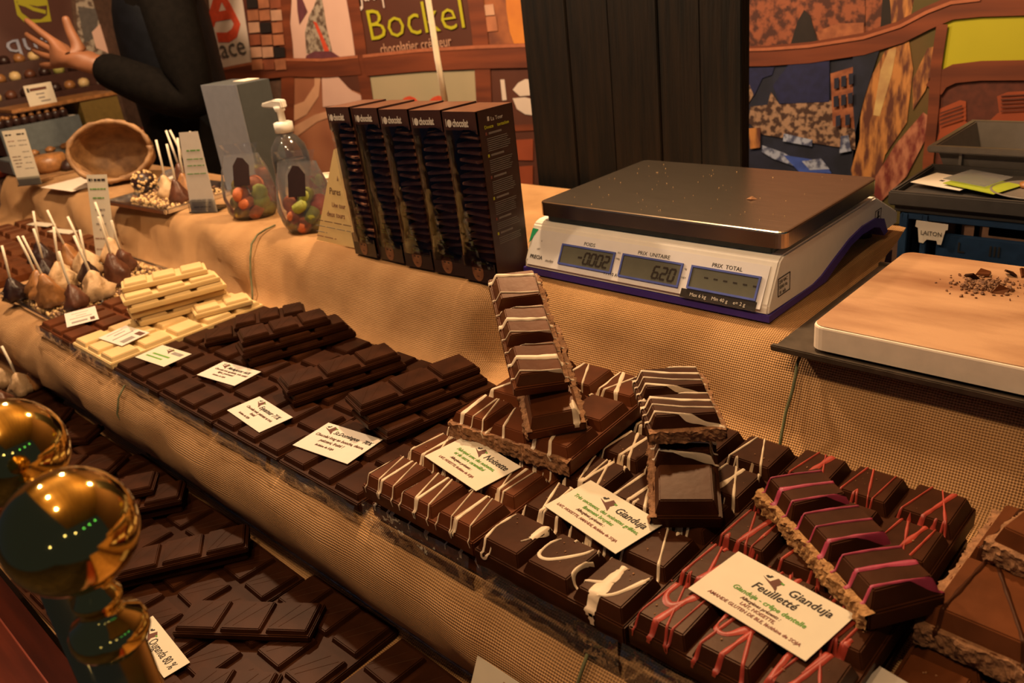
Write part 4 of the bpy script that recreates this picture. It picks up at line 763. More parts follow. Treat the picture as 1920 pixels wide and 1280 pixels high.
# sweet bags
def sweet_bag(loc, rot, label, seed):
    t = thing('sweet_bag', label, 'bag of sweets', loc, (0, 0, rot), 'clear bags of jelly sweets')
    prof = [(.030, .0), (.036, .012), (.039, .035), (.036, .06), (.030, .085), (.024, .10), (.020, .113)]; vs = []; n = 28
    for r, z in prof:
        k = z/.113; ax = r*1.22+(.010*k); ay = r*(1.0-.80*k)
        for i in range(n):
            a = 2*math.pi*i/n; q = 1+.07*noise.noise(Vector((math.cos(a)*3, math.sin(a)*3, z*50+seed))); vs.append((math.cos(a)*ax*q, math.sin(a)*ay*q, z))
    fs = [(j*n+i, j*n+(i+1) % n, (j+1)*n+(i+1) % n, (j+1)*n+i) for j in range(len(prof)-1) for i in range(n)]; fs.append(tuple(range(n))[::-1])
    mesh_obj('bag_film', vs, fs, 'bag_film', t, True)
    vv = []; ff = []
    for i in range(13):
        x = -.030+.060*i/12
        for k in range(4): vv.append((x*(1+.08*k), .003*math.sin(i*1.3+k), .112+k*.0065))
    for i in range(12):
        for k in range(3): ff.append((i*4+k, (i+1)*4+k, (i+1)*4+k+1, i*4+k+1))
    mesh_obj('bag_top', vv, ff, 'film', t, True)
    mx = frame((.004, -.027, .062), (1, .05, 0), (0, .30, 1)); prism('brown_label', [(-.016, 0), (.014, 0), (.016, .035), (.006, .048), (-.004, .050), (-.014, .036)], .0006, 'carton_dark', t, mx)
    J = ['jelly_red', 'jelly_green', 'jelly_orange', 'jelly_yellow']; k = 0
    for z, ring in ((.012, 5), (.028, 5), (.044, 4), (.058, 2)):
        for i in range(ring):
            a = 2*math.pi*i/ring+z*40+seed; rr = .024 if ring > 3 else .014
            o = lathe('jelly_sweet', [(0, -.0095), (.0125, -.0085), (.0155, -.003), (.0155, .003), (.0125, .0085), (0, .0095)], J[(k*3+int(seed)) % 4], t, 16, (math.cos(a)*rr, math.sin(a)*rr*.75, z), (random.uniform(.3, 1.4), 0, a)); k += 1
sweet_bag((-1.395, .728, .0005), math.radians(35), 'clear bag of jelly sweets, the left one of two', 1.); sweet_bag((-1.205, .722, .0005), math.radians(30), 'clear bag of jelly sweets, the right one of two nearest the tower boxes', 3.)
# pump bottle, cup, grey box
t = thing('pump_bottle', 'clear bottle with a white pump head behind the sweet bags', 'bottle', (-1.372, .812, 0), (0, 0, math.radians(200)))
lathe('bottle', [(0, 0), (.032, 0), (.034, .006), (.034, .095), (.030, .112), (.020, .126), (.014, .132), (.014, .138)], 'bottle_clear', t, 28); lathe('liquid', [(0, .002), (.031, .002), (.0325, .007), (.0325, .085), (0, .085)], 'bottle_clear', t, 24)
lathe('collar', [(.0, .136), (.017, .136), (.017, .153), (.012, .155), (0, .155)], 'pump_white', t, 24); lathe('pump_stem', [(0, .155), (.0065, .155), (.0065, .172), (.009, .173), (.011, .182), (0, .183)], 'pump_white', t, 16)
prism('nozzle', [(-.012, 0), (.034, .004), (.034, .011), (.006, .016), (-.012, .014)], .016, 'pump_white', t, frame((0, .008, .178), (1, 0, 0), (0, 0, 1)), bevel=.002)
t = thing('paper_cup', 'small white paper cup between the sweet bag and yellow card', 'cup', (-1.295, .825, 0)); lathe('cup_wall', [(0, .001), (.0175, .001), (.0175, 0), (.019, 0), (.023, .058), (.0225, .058), (.0185, .003), (0, .003)], 'cup_white', t, 28); tube('cup_rim', [(.0235*math.cos(a), .0235*math.sin(a), .058) for a in [i*2*math.pi/28 for i in range(29)]], .0015, 'cup_white', t, 6)
t = thing('grey_carton', 'tall grey carton standing behind the pump bottle', 'box', (-1.605, .855, .001), (0, 0, math.radians(2)))
box('front_panel', -.067, .067, -.030, -.028, 0, .214, 'grey_card_lit', t, .0005); box('carton_body', -.067, .067, -.028, .045, 0, .214, 'grey_card', t, .001); box('receipt', .0, .04, .005, .04, .2145, .2158, 'paper', t, 0)  # front panel coloured paler: lamplight on that face put into its colour
tag(tube('white_pole', [(-1.253, 1.1, 0.14), (-1.258, 1.1, 0.219), (-1.261, 1.1, 0.359), (-1.261, 1.1, 0.464)], .0058, 'stick_paper', None, 10), 'thin cream pole rising behind the tower boxes', 'pole')
# tall black boards behind the scale
t = thing('black_board_panel', 'tall blackened wooden board panel standing behind the scale', 'board', (-.83, 1.125, -.95))
for k, (a, b) in enumerate(((-.212, -.115), (-.114, -.030), (-.029, .062), (.063, .135), (.136, .203))): box('plank', a, b, -.012+.002*(k % 2), .012, 0, 1.75, 'black_wood', t, .0015)
# ------------------------------------------------------------------ right corner: crates, tray, tub
def crate(loc, label, w=.30, d=.24, h=.13, rotz=0.):
    t = thing('blue_crate', label, 'crate', loc, (0, 0, rotz), 'stacked blue crates')
    a, b = w/2, d/2
    box('crate_floor', -a, a, -b, b, 0, .006, 'blue_plastic', t, .001)
    for s in (-1, 1):
        box('end_wall', s*a-.004, s*a+.004, -b, b, 0, h, 'blue_plastic', t, .001)
        y = s*b; box('top_rail', -a, a, y-.007, y+.007, h-.008, h, 'blue_plastic', t, .001); box('bottom_rail', -a, a, y-.006, y+.006, 0, .024, 'blue_plastic', t, .001); box('mid_rail', -a*.72, a, y-.004, y+.004, .030, .105, 'blue_plastic', t, .001)
        for x in (-a+.006, -a+.032, a-.10, a-.075, a-.032, a-.006): box('rib', x-.004, x+.004, y-.008, y+.008, 0, h, 'blue_plastic', t, .001)
    return t
c0 = crate((-.235, 1.275, -.2645), 'lower blue plastic crate behind the cutting board', w=.34); c1 = crate((-.235, 1.275, -.1335), 'upper blue plastic crate with a paper tag behind the cutting board', w=.34)
FM = frame((-.17, -.12, 0), (1, 0, 0), (0, 0, 1)); 
tg = flat('paper_tag', [(a*.70-.012, b*.72+.056) for a, b in ((.048, .092), (.106, .090), (.106, .080), (.102, .078), (.097, .050), (.090, .050), (.088, .057), (.070, .057), (.064, .049), (.056, .050), (.052, .078), (.047, .080))], 'card_white', c1, FM, .0085, .001); txt('LAITON', .0085, 'ink_black', tg, FM, .0285, .1035, .0105, sx=.9)
for s, x in (('L', .074), ('III', .112)): txt(s, .020, 'black_rubber', c1, FM, x, .083, .0046, bold=.01)
t = thing('back_table', 'dark low table carrying the blue crates behind the counter', 'table', (-.15, 1.36, -.95)); box('table_top', -.40, .75, -.22, .26, .655, .685, 'dark_tray', t, .003)
for x in (-.38, .73):
    for y in (-.2, .24): box('table_leg', x-.02, x+.02, y-.02, y+.02, 0, .655, 'dark_tray', t, .003)
t = thing('grey_tray', 'flat dark grey tray with papers on top of the blue crates', 'tray', (-.25, 1.225, -.003)); box('tray_floor', -.165, .22, -.075, .07, 0, .022, 'dark_tray', t, .001)
for r in ((-.172, .227, -.083, -.075), (-.172, .227, .07, .078), (-.172, -.165, -.075, .07), (.22, .227, -.075, .07)): box('tray_rim', *r, .010, .030, 'dark_tray', t, .002)
o = box('leaflet', -.036, .036, -.030, .030, 0, .0006, 'card_white', bevel=0, loc=(-.370, 1.215, .0255), rot=(0, .02, -.25)); tag(o, 'white printed leaflet on the grey tray', 'leaflet'); blurred_lines(o, [(-.01, -.004, -.005, .006, 'ink_black'), (.004, .010, -.006, .005, 'ink_black'), (-.01, .03, .014, .002, 'ink_grey')])
tag(box('lime_leaflet', -.040, .035, -.028, .028, 0, .0008, 'lime_paper', bevel=0, loc=(-.322, 1.205, .0275), rot=(.0, .03, -.35)), 'lime green leaflet beside the white one on the grey tray', 'leaflet')
o = box('clear_sleeve', -.03, .03, -.03, .03, 0, .0007, 'bag_film', bevel=0, loc=(-.335, 1.222, .0315), rot=(0, .03, -.3)); tag(o, 'clear plastic sleeve lying over the lime leaflet', 'plastic sleeve')
t = thing('grey_plate', 'grey oval plate with scraps at the right end of the tray', 'plate', (-.255, 1.200, .0225)); lathe('plate_dish', [(0, 0), (.036, 0), (.046, .005), (.045, .006), (.036, .002), (0, .002)], 'grey_plastic', t, 28, sx=1.25); lathe('scrap', [(0, 0), (.012, .001), (.010, .006), (0, .008)], 'cone_caramel', t, 10, (-.02, .02, .002), lump=.4)
t = thing('grey_tub', 'translucent grey plastic storage tub on the grey tray', 'tub', (-.235, 1.40, -.0015))
def tub():
    a0, b0, a1, b1, h = .168, .075, .185, .088, .052
    for nm, pts in (('tub_front', [(-a0, -b0, 0), (a0, -b0, 0), (a1, -b1, h), (-a1, -b1, h)]), ('tub_back', [(a0, b0, 0), (-a0, b0, 0), (-a1, b1, h), (a1, b1, h)]), ('tub_side', [(-a0, b0, 0), (-a0, -b0, 0), (-a1, -b1, h), (-a1, b1, h)]), ('tub_side', [(a0, -b0, 0), (a0, b0, 0), (a1, b1, h), (a1, -b1, h)]), ('tub_floor', [(-a0, -b0, .0005), (a0, -b0, .0005), (a0, b0, .0005), (-a0, b0, .0005)])):
        q = [Vector(p) for p in pts]; n = (q[1]-q[0]).cross(q[2]-q[0]).normalized()*-.002
        mesh_obj(nm, q+[p+n for p in q], [(0, 1, 2, 3), (7, 6, 5, 4), (0, 4, 5, 1), (1, 5, 6, 2), (2, 6, 7, 3), (3, 7, 4, 0)], 'grey_plastic', t)
    for r in ((-a1-.010, a1+.010, -b1-.010, -b1+.001), (-a1-.010, a1+.010, b1-.001, b1+.010), (-a1-.010, -a1+.001, -b1, b1), (a1-.001, a1+.010, -b1, b1)): box('tub_rim', *r, h-.008, h+.002, 'grey_plastic', t, .002)
    for x in (-.15, .10): box('tub_rib', x-.002, x+.002, -b1-.003, -b0, 0, h-.008, 'grey_plastic', t, 0)
tub()
# ------------------------------------------------------------------ side counter at the far left
t = thing('side_counter', 'dark side counter at the far left carrying praline displays', 'counter', (-2.98, .80, -.95)); box('counter_body', -.24, .26, -.6, .42, 0, .93, 'wall_board', t, .004); box('counter_top', -.25, .27, -.62, .43, .93, .95, 'red_wood', t, .003)
t = thing('slate_box', 'low slate grey display box holding dark pralines at the far left', 'box', (-2.80, .86, 0.0)); box('box_front', .0, .006, -.125, .105, .022, .10, 'slate', t, .001); box('box_body', -.16, .0, -.125, .105, 0, .095, 'carton_dark', t, .001); box('box_base', -.16, .004, -.125, .105, 0, .022, 'kraft', t, .001); box('white_liner', -.155, -.002, .06, .104, .095, .0985, 'paper', t, 0)
PR = None
OR = ('first', 'second', 'third', 'fourth', 'fifth', 'sixth', 'seventh', 'eighth', 'ninth', 'tenth', 'eleventh')
for k in range(9):
    for r in range(2):
        n = 'dark gold-topped praline in the slate box, %s row, %s from the left' % (('front', 'back')[r], OR[k])
        t = thing('praline', n, 'praline', (-2.812-.035*r, .748+.0225*k, .0955), (0, 0, k), 'pralines in the slate box')
        if PR is None: PR = (lathe('praline_body', [(0, 0), (.012, 0), (.013, .02), (.011, .026), (0, .027)], 'cone_dark', t, 12), lathe('praline_top', [(0, .024), (.008, .025), (.006, .033), (0, .035)], 'cone_caramel', t, 10, lump=.4, lscale=120))
        else: copy_mesh(PR[0], 'praline_body', t); copy_mesh(PR[1], 'praline_top', t)
t = thing('mustard_box', 'mustard coloured box behind the slate praline box', 'box', (-2.80, 1.035, 0)); box('box_body', -.16, 0, -.055, .062, 0, .135, 'mustard', t, .001); box('box_lid', -.17, .006, -.25, .066, .135, .146, 'cone_caramel', t, .002)
o = box('sign_card', -.0006, .0006, -.040, .040, 0, .068, 'card', bevel=0, loc=(-2.80, .878, .137), rot=(0, 0, .05)); tag(o, 'cream sign card standing behind the dark pralines', 'card')
for y0, y1, z, h, ink in ((-.034, -.028, .048, .012, 'ink_black'), (-.026, .022, .050, .008, 'ink_brown'), (-.012, .012, .038, .004, 'ink_grey'), (-.008, .010, .027, .004, 'ink_grey'), (-.004, .024, .017, .004, 'ink_grey')): flat('print_line', rect(y0, y1, z, z+h), ink, o, frame((.0006, 0, 0), (0, 1, 0), (0, 0, 1)), .0002)
# stepped praline rack behind
t = thing('praline_rack', 'brown stepped rack of pralines below the leaf sign', 'rack', (-3.02, .90, 0)); 
for k in range(3): box('rack_step', -.10-.055*k, -.045-.055*k+.05, -.28, .25, 0, .16+.05*k, 'brown_carton', t, .002)
q = 0
for k in range(3):
    for j in range(11):
        m = ('cone_dark', 'cone_brown', 'white_chocolate', 'cone_caramel', 'cone_dark', 'pistachio')[(j*5+k*2) % 6]
        o = lathe('praline', [(0, 0), (.017, 0), (.018, .012), (.013, .022), (0, .026)], m, None, 12, (-3.085-.055*k+.02, .645+.046*j, .1605+.05*k)); q += 1
        tag(o, '%s praline on the brown rack, %s step, %s from the left' % ({'cone_dark': 'dark', 'cone_brown': 'brown', 'white_chocolate': 'cream coloured', 'cone_caramel': 'caramel', 'pistachio': 'pistachio green'}[m], ('lowest', 'middle', 'highest')[k], OR[j]), 'praline', 'pralines on the rack')
# tart dish behind the far-left price card
t = thing('glazed_cake', 'glossy amber glazed cake on a board behind the far left card', 'cake', (-2.46, .735, .0005)); box('cake_board', -.09, .09, -.06, .06, 0, .004, 'kraft', t, .001); lathe('cake', [(0, .004), (.042, .004), (.050, .014), (.050, .034), (.042, .046), (0, .049)], 'cone_caramel', t, 24); lathe('dark_rosette', [(0, 0), (.018, 0), (.022, .010), (.012, .024), (0, .03)], 'cone_dark', t, 14, (.058, .03, .004), lump=.4, lscale=90); lathe('dark_rosette', [(0, 0), (.018, 0), (.022, .010), (.012, .024), (0, .03)], 'cone_dark', t, 14, (-.055, -.03, .004), lump=.4, lscale=90)
t = thing('pastry_tray', 'long tray with a golden crumbly pastry behind the glazed cake', 'tray', (-2.60, .83, .0)); box('tray_body', -.07, .05, -.16, .14, 0, .038, 'slate', t, .002); bmx = [(0, 0), (.012, .001), (.012, .008), (.006, .014), (0, .015)]
for k in range(7): lathe('pastry', bmx, 'cone_caramel', t, 10, (.028, -.13+.042*k, .0385), lump=.4, lscale=110, sx=1.3, seed=k)
# small bulbs strung over the aisle; they show in the brass balls
mb = bpy.data.materials.new('bulb_white'); mb.use_nodes = True; nb = mb.node_tree.nodes['Principled BSDF']; nb.inputs['Emission Color'].default_value = (1, .95, .8, 1); nb.inputs['Emission Strength'].default_value = 12; MATS['bulb_white'] = mb
mb = bpy.data.materials.new('bulb_green'); mb.use_nodes = True; nb = mb.node_tree.nodes['Principled BSDF']; nb.inputs['Emission Color'].default_value = (.1, 1, .35, 1); nb.inputs['Emission Strength'].default_value = 6; MATS['bulb_green'] = mb
t = thing('light_string', 'string of white and green bulbs mirrored in the brass balls', 'light string', (1.2, -.3, .8))
BP = [(.0, -.25, .10, 'bulb_white'), (.25, .25, .08, 'bulb_white'), (.22, .75, .10, 'bulb_green'), (-.05, 1.45, .10, 'bulb_green'), (.12, 1.1, .10, 'bulb_green'), (-.35, -1.0, -.30, 'bulb_white')]
for x, y, z, m in BP: lathe('bulb', [(.03*math.sin(math.pi*i/10), -.03*math.cos(math.pi*i/10)) for i in range(11)], m, t, 14, (x, y, z))
tube('cable', sorted([(x, y, z+.03) for x, y, z, m in BP], key=lambda p: p[1]), .004, 'black_rubber', t, 6)
# ------------------------------------------------------------------ printed wall panels
mat('p_white', (.62, .50, .42), .7, var=.04, vs=4); mat('p_pinkwhite', (.70, .44, .34), .7, col2=(.50, .30, .24), vs=2.2); mat('p_red', (.55, .06, .02), .7); mat('p_grey', (.09, .075, .065), .7)
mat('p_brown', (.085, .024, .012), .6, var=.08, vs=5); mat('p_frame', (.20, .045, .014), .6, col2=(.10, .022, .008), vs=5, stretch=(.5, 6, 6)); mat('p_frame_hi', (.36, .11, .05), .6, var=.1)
mat('p_lime', (.42, .38, .01), .6, var=.05, vs=4); mat('p_beige', (.40, .31, .19), .7, col2=(.33, .28, .17), vs=3); mat('p_bark', (.35, .11, .035), .7, col2=(.14, .04, .02), vs=14, stretch=(1, 1, .4), bump=.0)
mat('p_brick_a', (.36, .13, .06), .7, var=.3, vs=12); mat('p_brick_b', (.50, .27, .17), .7, var=.2, vs=12); mat('p_brick_c', (.23, .06, .025), .7, var=.3, vs=12); mat('p_black', (.012, .006, .005), .7)
mat('p_swirl', (.42, .16, .075), .7, col2=(.17, .045, .022), vs=3.2, detail=2, lo=.38, hi=.62); mat('p_swirl_hi', (.58, .30, .17), .7, var=.15, vs=6)
mat('p_statue', (.36, .29, .22), .7, col2=(.10, .06, .04), vs=55, detail=8, lo=.44, hi=.58); mat('p_plum', (.12, .03, .04), .7); mat('p_orange', (.62, .22, .03), .7, col2=(.42, .12, .02), vs=8)
mat('p_beans', (.25, .07, .03), .7, col2=(.06, .016, .01), vs=48, detail=9, lo=.44, hi=.57); mat('p_beans_hi', (.36, .12, .05), .7, col2=(.19, .055, .025), vs=40)
mat('p_night', (.01, .012, .06), .7, var=.2); mat('p_town', (.32, .19, .12), .7, col2=(.05, .022, .016), vs=70, detail=9, lo=.44, hi=.56); mat('p_roofs', (.010, .012, .03), .7, var=.4, vs=20); mat('p_stall_white', (.34, .38, .52), .6, col2=(.06, .07, .14), vs=60, detail=6, lo=.48, hi=.6); mat('p_stall_blue', (.04, .08, .36), .6, var=.3, vs=30)
mat('p_pod', (.48, .20, .055), .7, col2=(.10, .028, .016), vs=26, stretch=(2.4, .55, 1), detail=9, lo=.42, hi=.58); mat('p_pod_red', (.42, .16, .09), .7, col2=(.15, .022, .016), vs=26, stretch=(2.4, .9, 1), detail=9, lo=.42, hi=.6); mat('p_pod_pale', (.55, .38, .15), .7, col2=(.36, .18, .08), vs=18); mat('p_olive', (.06, .055, .01), .7, col2=(.12, .06, .015), vs=5)
mat('p_choc', (.36, .07, .02), .7, col2=(.22, .04, .012), vs=6); mat('p_choc_dark', (.09, .02, .01), .7, var=.2)
PAN = {}
def panel(label, mx, bgpts, m, layer=1):
    t = thing('printed_panel', label, 'wall panel', (0, 0, 0)); t['group'] = 'printed wall panels'
    x = sum(p[0] for p in bgpts)/len(bgpts); y = min(p[1] for p in bgpts); t.matrix_world = mx @ Matrix.Translation((x, y, 0))
    t['_o'] = (x, y); pp(t, 'print_ground', bgpts, m, layer); return t
def pp(t, name, pts, m, layer=2):
    x, y = t['_o']; k = t.get('_n', 0); t['_n'] = k+1
    return prism(name, [(a-x, b-y) for a, b in pts], .0006, m, t, Matrix.Translation((0, 0, .0015*layer-.003+.00035*k)))
def pt(t, s, m, p0, p1, size, sx=1., bold=0., layer=3, shear=0.):
    """lettering whose baseline runs from p0 to p1"""
    x, y = t['_o']; a = math.atan2(p1[1]-p0[1], p1[0]-p0[0]); o = txt(s, size, m, t, None, 0, 0, .0015*layer-.0018, 'LEFT', shear, 1., bold)
    w = max(v.co.x for v in o.data.vertices); k = math.dist(p0, p1)/w
    o.data.transform(Matrix.Translation((p0[0]-x, p0[1]-y, 0)) @ Matrix.Rotation(a, 4, 'Z') @ Matrix.Diagonal((k, 1, 1, 1))); return o
def strip(pts, w):
    """constant-width band around a polyline"""
    up = []; dn = []
    for i, p in enumerate(pts):
        a = pts[max(0, i-1)]; b = pts[min(len(pts)-1, i+1)]; L = math.dist(a, b); n = (-(b[1]-a[1])/L*w/2, (b[0]-a[0])/L*w/2); up.append((p[0]+n[0], p[1]+n[1])); dn.append((p[0]-n[0], p[1]-n[1]))
    return dn+up[::-1]
# --- left stretch of the back wall
t = panel('white poster with a red looped letter A and the word sace', ML, [(0.647, 0.466), (0.792, 0.452), (0.756, 0.152), (0.57, 0.14)], 'p_white')
pp(t, 'red_letter', strip([(0.721, 0.428), (0.641, 0.341), (0.607, 0.303)], .035), 'p_red'); pp(t, 'red_letter', strip([(0.678, 0.417), (0.716, 0.336), (0.734, 0.295), (0.711, 0.269), (0.677, 0.258), (0.625, 0.261)], .030), 'p_red'); pp(t, 'red_letter', strip([(0.607, 0.321), (0.722, 0.326)], .028), 'p_red')
pt(t, 'Alsace', 'p_grey', [(0.504, 0.188)][0], [(0.749, 0.204)][0], .085)
t = panel('wall picture of stacked orange chocolate blocks', ML, [(0.792, 0.452), (0.984, 0.434), (0.921, 0.162), (0.757, 0.156)], 'p_choc_dark')
B0 = [[(0.817, 0.435), (0.864, 0.432), (0.859, 0.404), (0.811, 0.405)], [(0.868, 0.43), (0.914, 0.427), (0.909, 0.4), (0.862, 0.401)], [(0.918, 0.426), (0.963, 0.423), (0.958, 0.395), (0.912, 0.396)], [(0.81, 0.401), (0.857, 0.398), (0.852, 0.37), (0.804, 0.371)], [(0.862, 0.396), (0.908, 0.394), (0.903, 0.366), (0.856, 0.367)], [(0.912, 0.392), (0.957, 0.39), (0.953, 0.362), (0.907, 0.363)], [(0.804, 0.366), (0.851, 0.364), (0.846, 0.335), (0.798, 0.336)], [(0.855, 0.362), (0.902, 0.36), (0.897, 0.332), (0.85, 0.332)], [(0.906, 0.358), (0.952, 0.356), (0.947, 0.328), (0.901, 0.328)], [(0.797, 0.331), (0.845, 0.329), (0.84, 0.3), (0.791, 0.3)], [(0.849, 0.327), (0.896, 0.326), (0.891, 0.297), (0.844, 0.297)], [(0.9, 0.324), (0.946, 0.322), (0.942, 0.293), (0.895, 0.294)], [(0.79, 0.296), (0.839, 0.294), (0.834, 0.265), (0.784, 0.265)], [(0.843, 0.292), (0.89, 0.291), (0.885, 0.262), (0.837, 0.261)], [(0.895, 0.289), (0.941, 0.287), (0.936, 0.259), (0.889, 0.258)], [(0.784, 0.26), (0.832, 0.259), (0.827, 0.229), (0.777, 0.228)], [(0.837, 0.257), (0.884, 0.255), (0.879, 0.226), (0.831, 0.225)], [(0.889, 0.254), (0.935, 0.252), (0.931, 0.223), (0.883, 0.223)], [(0.777, 0.223), (0.826, 0.222), (0.821, 0.192), (0.771, 0.191)], [(0.83, 0.221), (0.878, 0.22), (0.873, 0.19), (0.824, 0.189)], [(0.883, 0.218), (0.93, 0.217), (0.925, 0.187), (0.877, 0.186)], [(0.77, 0.186), (0.819, 0.186), (0.814, 0.155), (0.763, 0.154)], [(0.824, 0.184), (0.872, 0.183), (0.867, 0.153), (0.818, 0.152)], [(0.876, 0.182), (0.924, 0.181), (0.919, 0.151), (0.871, 0.15)]]
for k, q in enumerate(B0): pp(t, 'printed_block', q, ('p_brick_a', 'p_brick_b', 'p_brick_a', 'p_brick_c', 'p_black', 'p_brick_b', 'p_brick_a')[(k*3) % 7], 2)
t = panel('wall picture of a chocolate sculpture on pale pink', ML, [(1.015, 0.445), (1.241, 0.423), (1.214, 0.158), (0.923, 0.162)], 'p_pinkwhite')
for nm, q, m in (('sculpture', [(1.011, 0.193), (1.023, 0.253), (1.053, 0.296), (1.083, 0.324), (1.117, 0.365), (1.117, 0.307), (1.114, 0.263), (1.119, 0.188)], 'p_statue'), ('sculpture_wing', [(1.027, 0.387), (1.038, 0.349), (1.05, 0.309), (1.007, 0.276), (1.01, 0.314)], 'p_plum'), ('sculpture_sash', [(1.066, 0.281), (1.079, 0.277), (1.108, 0.196), (1.089, 0.19), (1.08, 0.235)], 'p_red'), ('sculpture_base', [(0.997, 0.168), (1.01, 0.187), (1.047, 0.197), (1.116, 0.194), (1.145, 0.177), (1.144, 0.167)], 'p_plum')): pp(t, nm, q, m)
t = panel('wall picture of swirling melted milk chocolate', ML, [(0.911, 0.13), (1.215, 0.129), (1.219, -0.065), (1.154, -0.338), (0.756, -0.361)], 'p_swirl')
for q, m in (([(0.893, 0.036), (0.958, 0.051), (1.018, 0.098), (1.027, 0.129), (1.054, 0.129), (1.027, 0.066), (0.957, 0.01), (0.877, -0.015)], 'p_swirl_hi'), ([(0.872, -0.032), (0.992, 0.009), (1.112, 0.032), (1.224, 0.046), (1.221, 0.03), (1.107, 0.013), (0.998, -0.012), (0.868, -0.07)], 'p_swirl_hi'), ([(1.058, 0.128), (1.116, 0.129), (1.168, 0.078), (1.226, 0.054), (1.114, 0.038), (1.036, 0.033)], 'p_pinkwhite'), ([(1.116, 0.129), (1.215, 0.129), (1.217, 0.068), (1.159, 0.086)], 'p_brown'), ([(0.83, -0.19), (0.9, -0.224), (1.048, -0.211), (1.091, -0.221), (0.943, -0.244), (0.818, -0.227)], 'p_brown')): pp(t, 'printed_swirl', q, m)
t = panel('brown shop sign panel with lime lettering Bockel', ML, [(1.272, 0.42), (1.65, 0.383), (1.646, 0.168), (1.245, 0.164)], 'p_brown')
pt(t, 'Bockel', 'p_lime', [(1.273, 0.215)][0], [(1.614, 0.229)][0], 0.119, bold=-.008, layer=4)
pt(t, 'chocolatier créateur', 'p_brick_b', [(1.309, 0.177)][0], [(1.563, 0.186)][0], .040, layer=4); pt(t, 'Jacques', 'p_white', [(1.263, 0.32)][0], [(1.426, 0.322)][0], .10)
t = panel('beige wall panel with two red discs below the shop sign', ML, [(1.248, 0.126), (1.638, 0.129), (1.607, -0.169), (1.235, -0.179)], 'p_beige')
pp(t, 'red_disc', [(1.418, 0.029), (1.41, 0.014), (1.394, 0.004), (1.374, 0.0), (1.356, 0.005), (1.344, 0.015), (1.342, 0.03), (1.351, 0.044), (1.367, 0.054), (1.386, 0.058), (1.404, 0.053), (1.415, 0.043)], 'p_red'); pp(t, 'red_disc', [(1.521, 0.028), (1.513, 0.015), (1.498, 0.004), (1.48, 0.001), (1.462, 0.005), (1.451, 0.015), (1.449, 0.03), (1.456, 0.044), (1.472, 0.053), (1.49, 0.057), (1.507, 0.053), (1.518, 0.042)], 'p_red')
t = panel('wall picture of bark and a ripe orange cocoa pod', ML, [(1.683, 0.38), (1.839, 0.365), (1.815, 0.167), (1.67, 0.164)], 'p_bark'); pp(t, 'printed_pod', [(1.753, 0.373), (1.747, 0.261), (1.75, 0.21), (1.761, 0.173), (1.791, 0.163), (1.815, 0.167), (1.839, 0.365)], 'p_orange'); pp(t, 'printed_bark', [(1.672, 0.28), (1.709, 0.28), (1.71, 0.254), (1.671, 0.254)], 'p_brick_b'); pp(t, 'printed_bark', [(1.671, 0.251), (1.713, 0.251), (1.714, 0.215), (1.67, 0.215)], 'p_brick_a')
t = panel('dark wall panel with white leaf shapes beside the black boards', ML, [(1.666, 0.137), (1.828, 0.138), (1.781, -0.27), (1.618, -0.278)], 'p_brown'); pp(t, 'white_stroke', [(1.704, 0.093), (1.717, 0.093), (1.717, 0.04), (1.703, 0.039)], 'p_white')
for q in ([(1.74, 0.066), (1.759, 0.083), (1.782, 0.092), (1.806, 0.089), (1.801, 0.051), (1.76, 0.049)], [(1.737, 0.044), (1.776, 0.046), (1.8, 0.04), (1.795, -0.001), (1.771, 0.002), (1.747, 0.016)]): pp(t, 'white_leaf', q, 'p_white')
pp(t, 'printed_shelf', [(1.733, -0.026), (1.801, -0.023), (1.799, -0.04), (1.731, -0.043)], 'p_frame'); pp(t, 'printed_block', [(1.733, -0.066), (1.788, -0.063), (1.781, -0.121), (1.729, -0.121)], 'p_choc'); pp(t, 'printed_block', [(1.731, -0.139), (1.779, -0.135), (1.77, -0.21), (1.726, -0.214)], 'p_choc')
t = panel('printed wooden shelving frame across the left wall pictures', ML, strip([(0.999, 0.447), (0.966, 0.348), (0.942, 0.289), (0.934, 0.228), (0.917, 0.149), (0.86, -0.032), (0.742, -0.362)], .055), 'p_frame', 3)
for q, w in (([(1.246, 0.423), (1.236, 0.326), (1.235, 0.241), (1.229, 0.152), (1.224, 0.046), (1.218, -0.18)], .045), ([(1.656, 0.382), (1.656, 0.294), (1.657, 0.215), (1.654, 0.148), (1.644, 0.038), (1.619, -0.169)], .05)): pp(t, 'printed_upright', strip(q, w), 'p_frame', 3)
for q, w in (([(0.566, 0.135), (0.755, 0.151), (0.919, 0.156), (1.077, 0.148), (1.221, 0.151)], .055), ([(1.241, 0.149), (1.449, 0.155), (1.647, 0.154), (1.821, 0.15)], .060)): pp(t, 'printed_shelf', strip(q, w), 'p_frame', 4); pp(t, 'shelf_highlight', strip([(a, b+w*.42) for a, b in q], w*.14), 'p_frame_hi', 5)
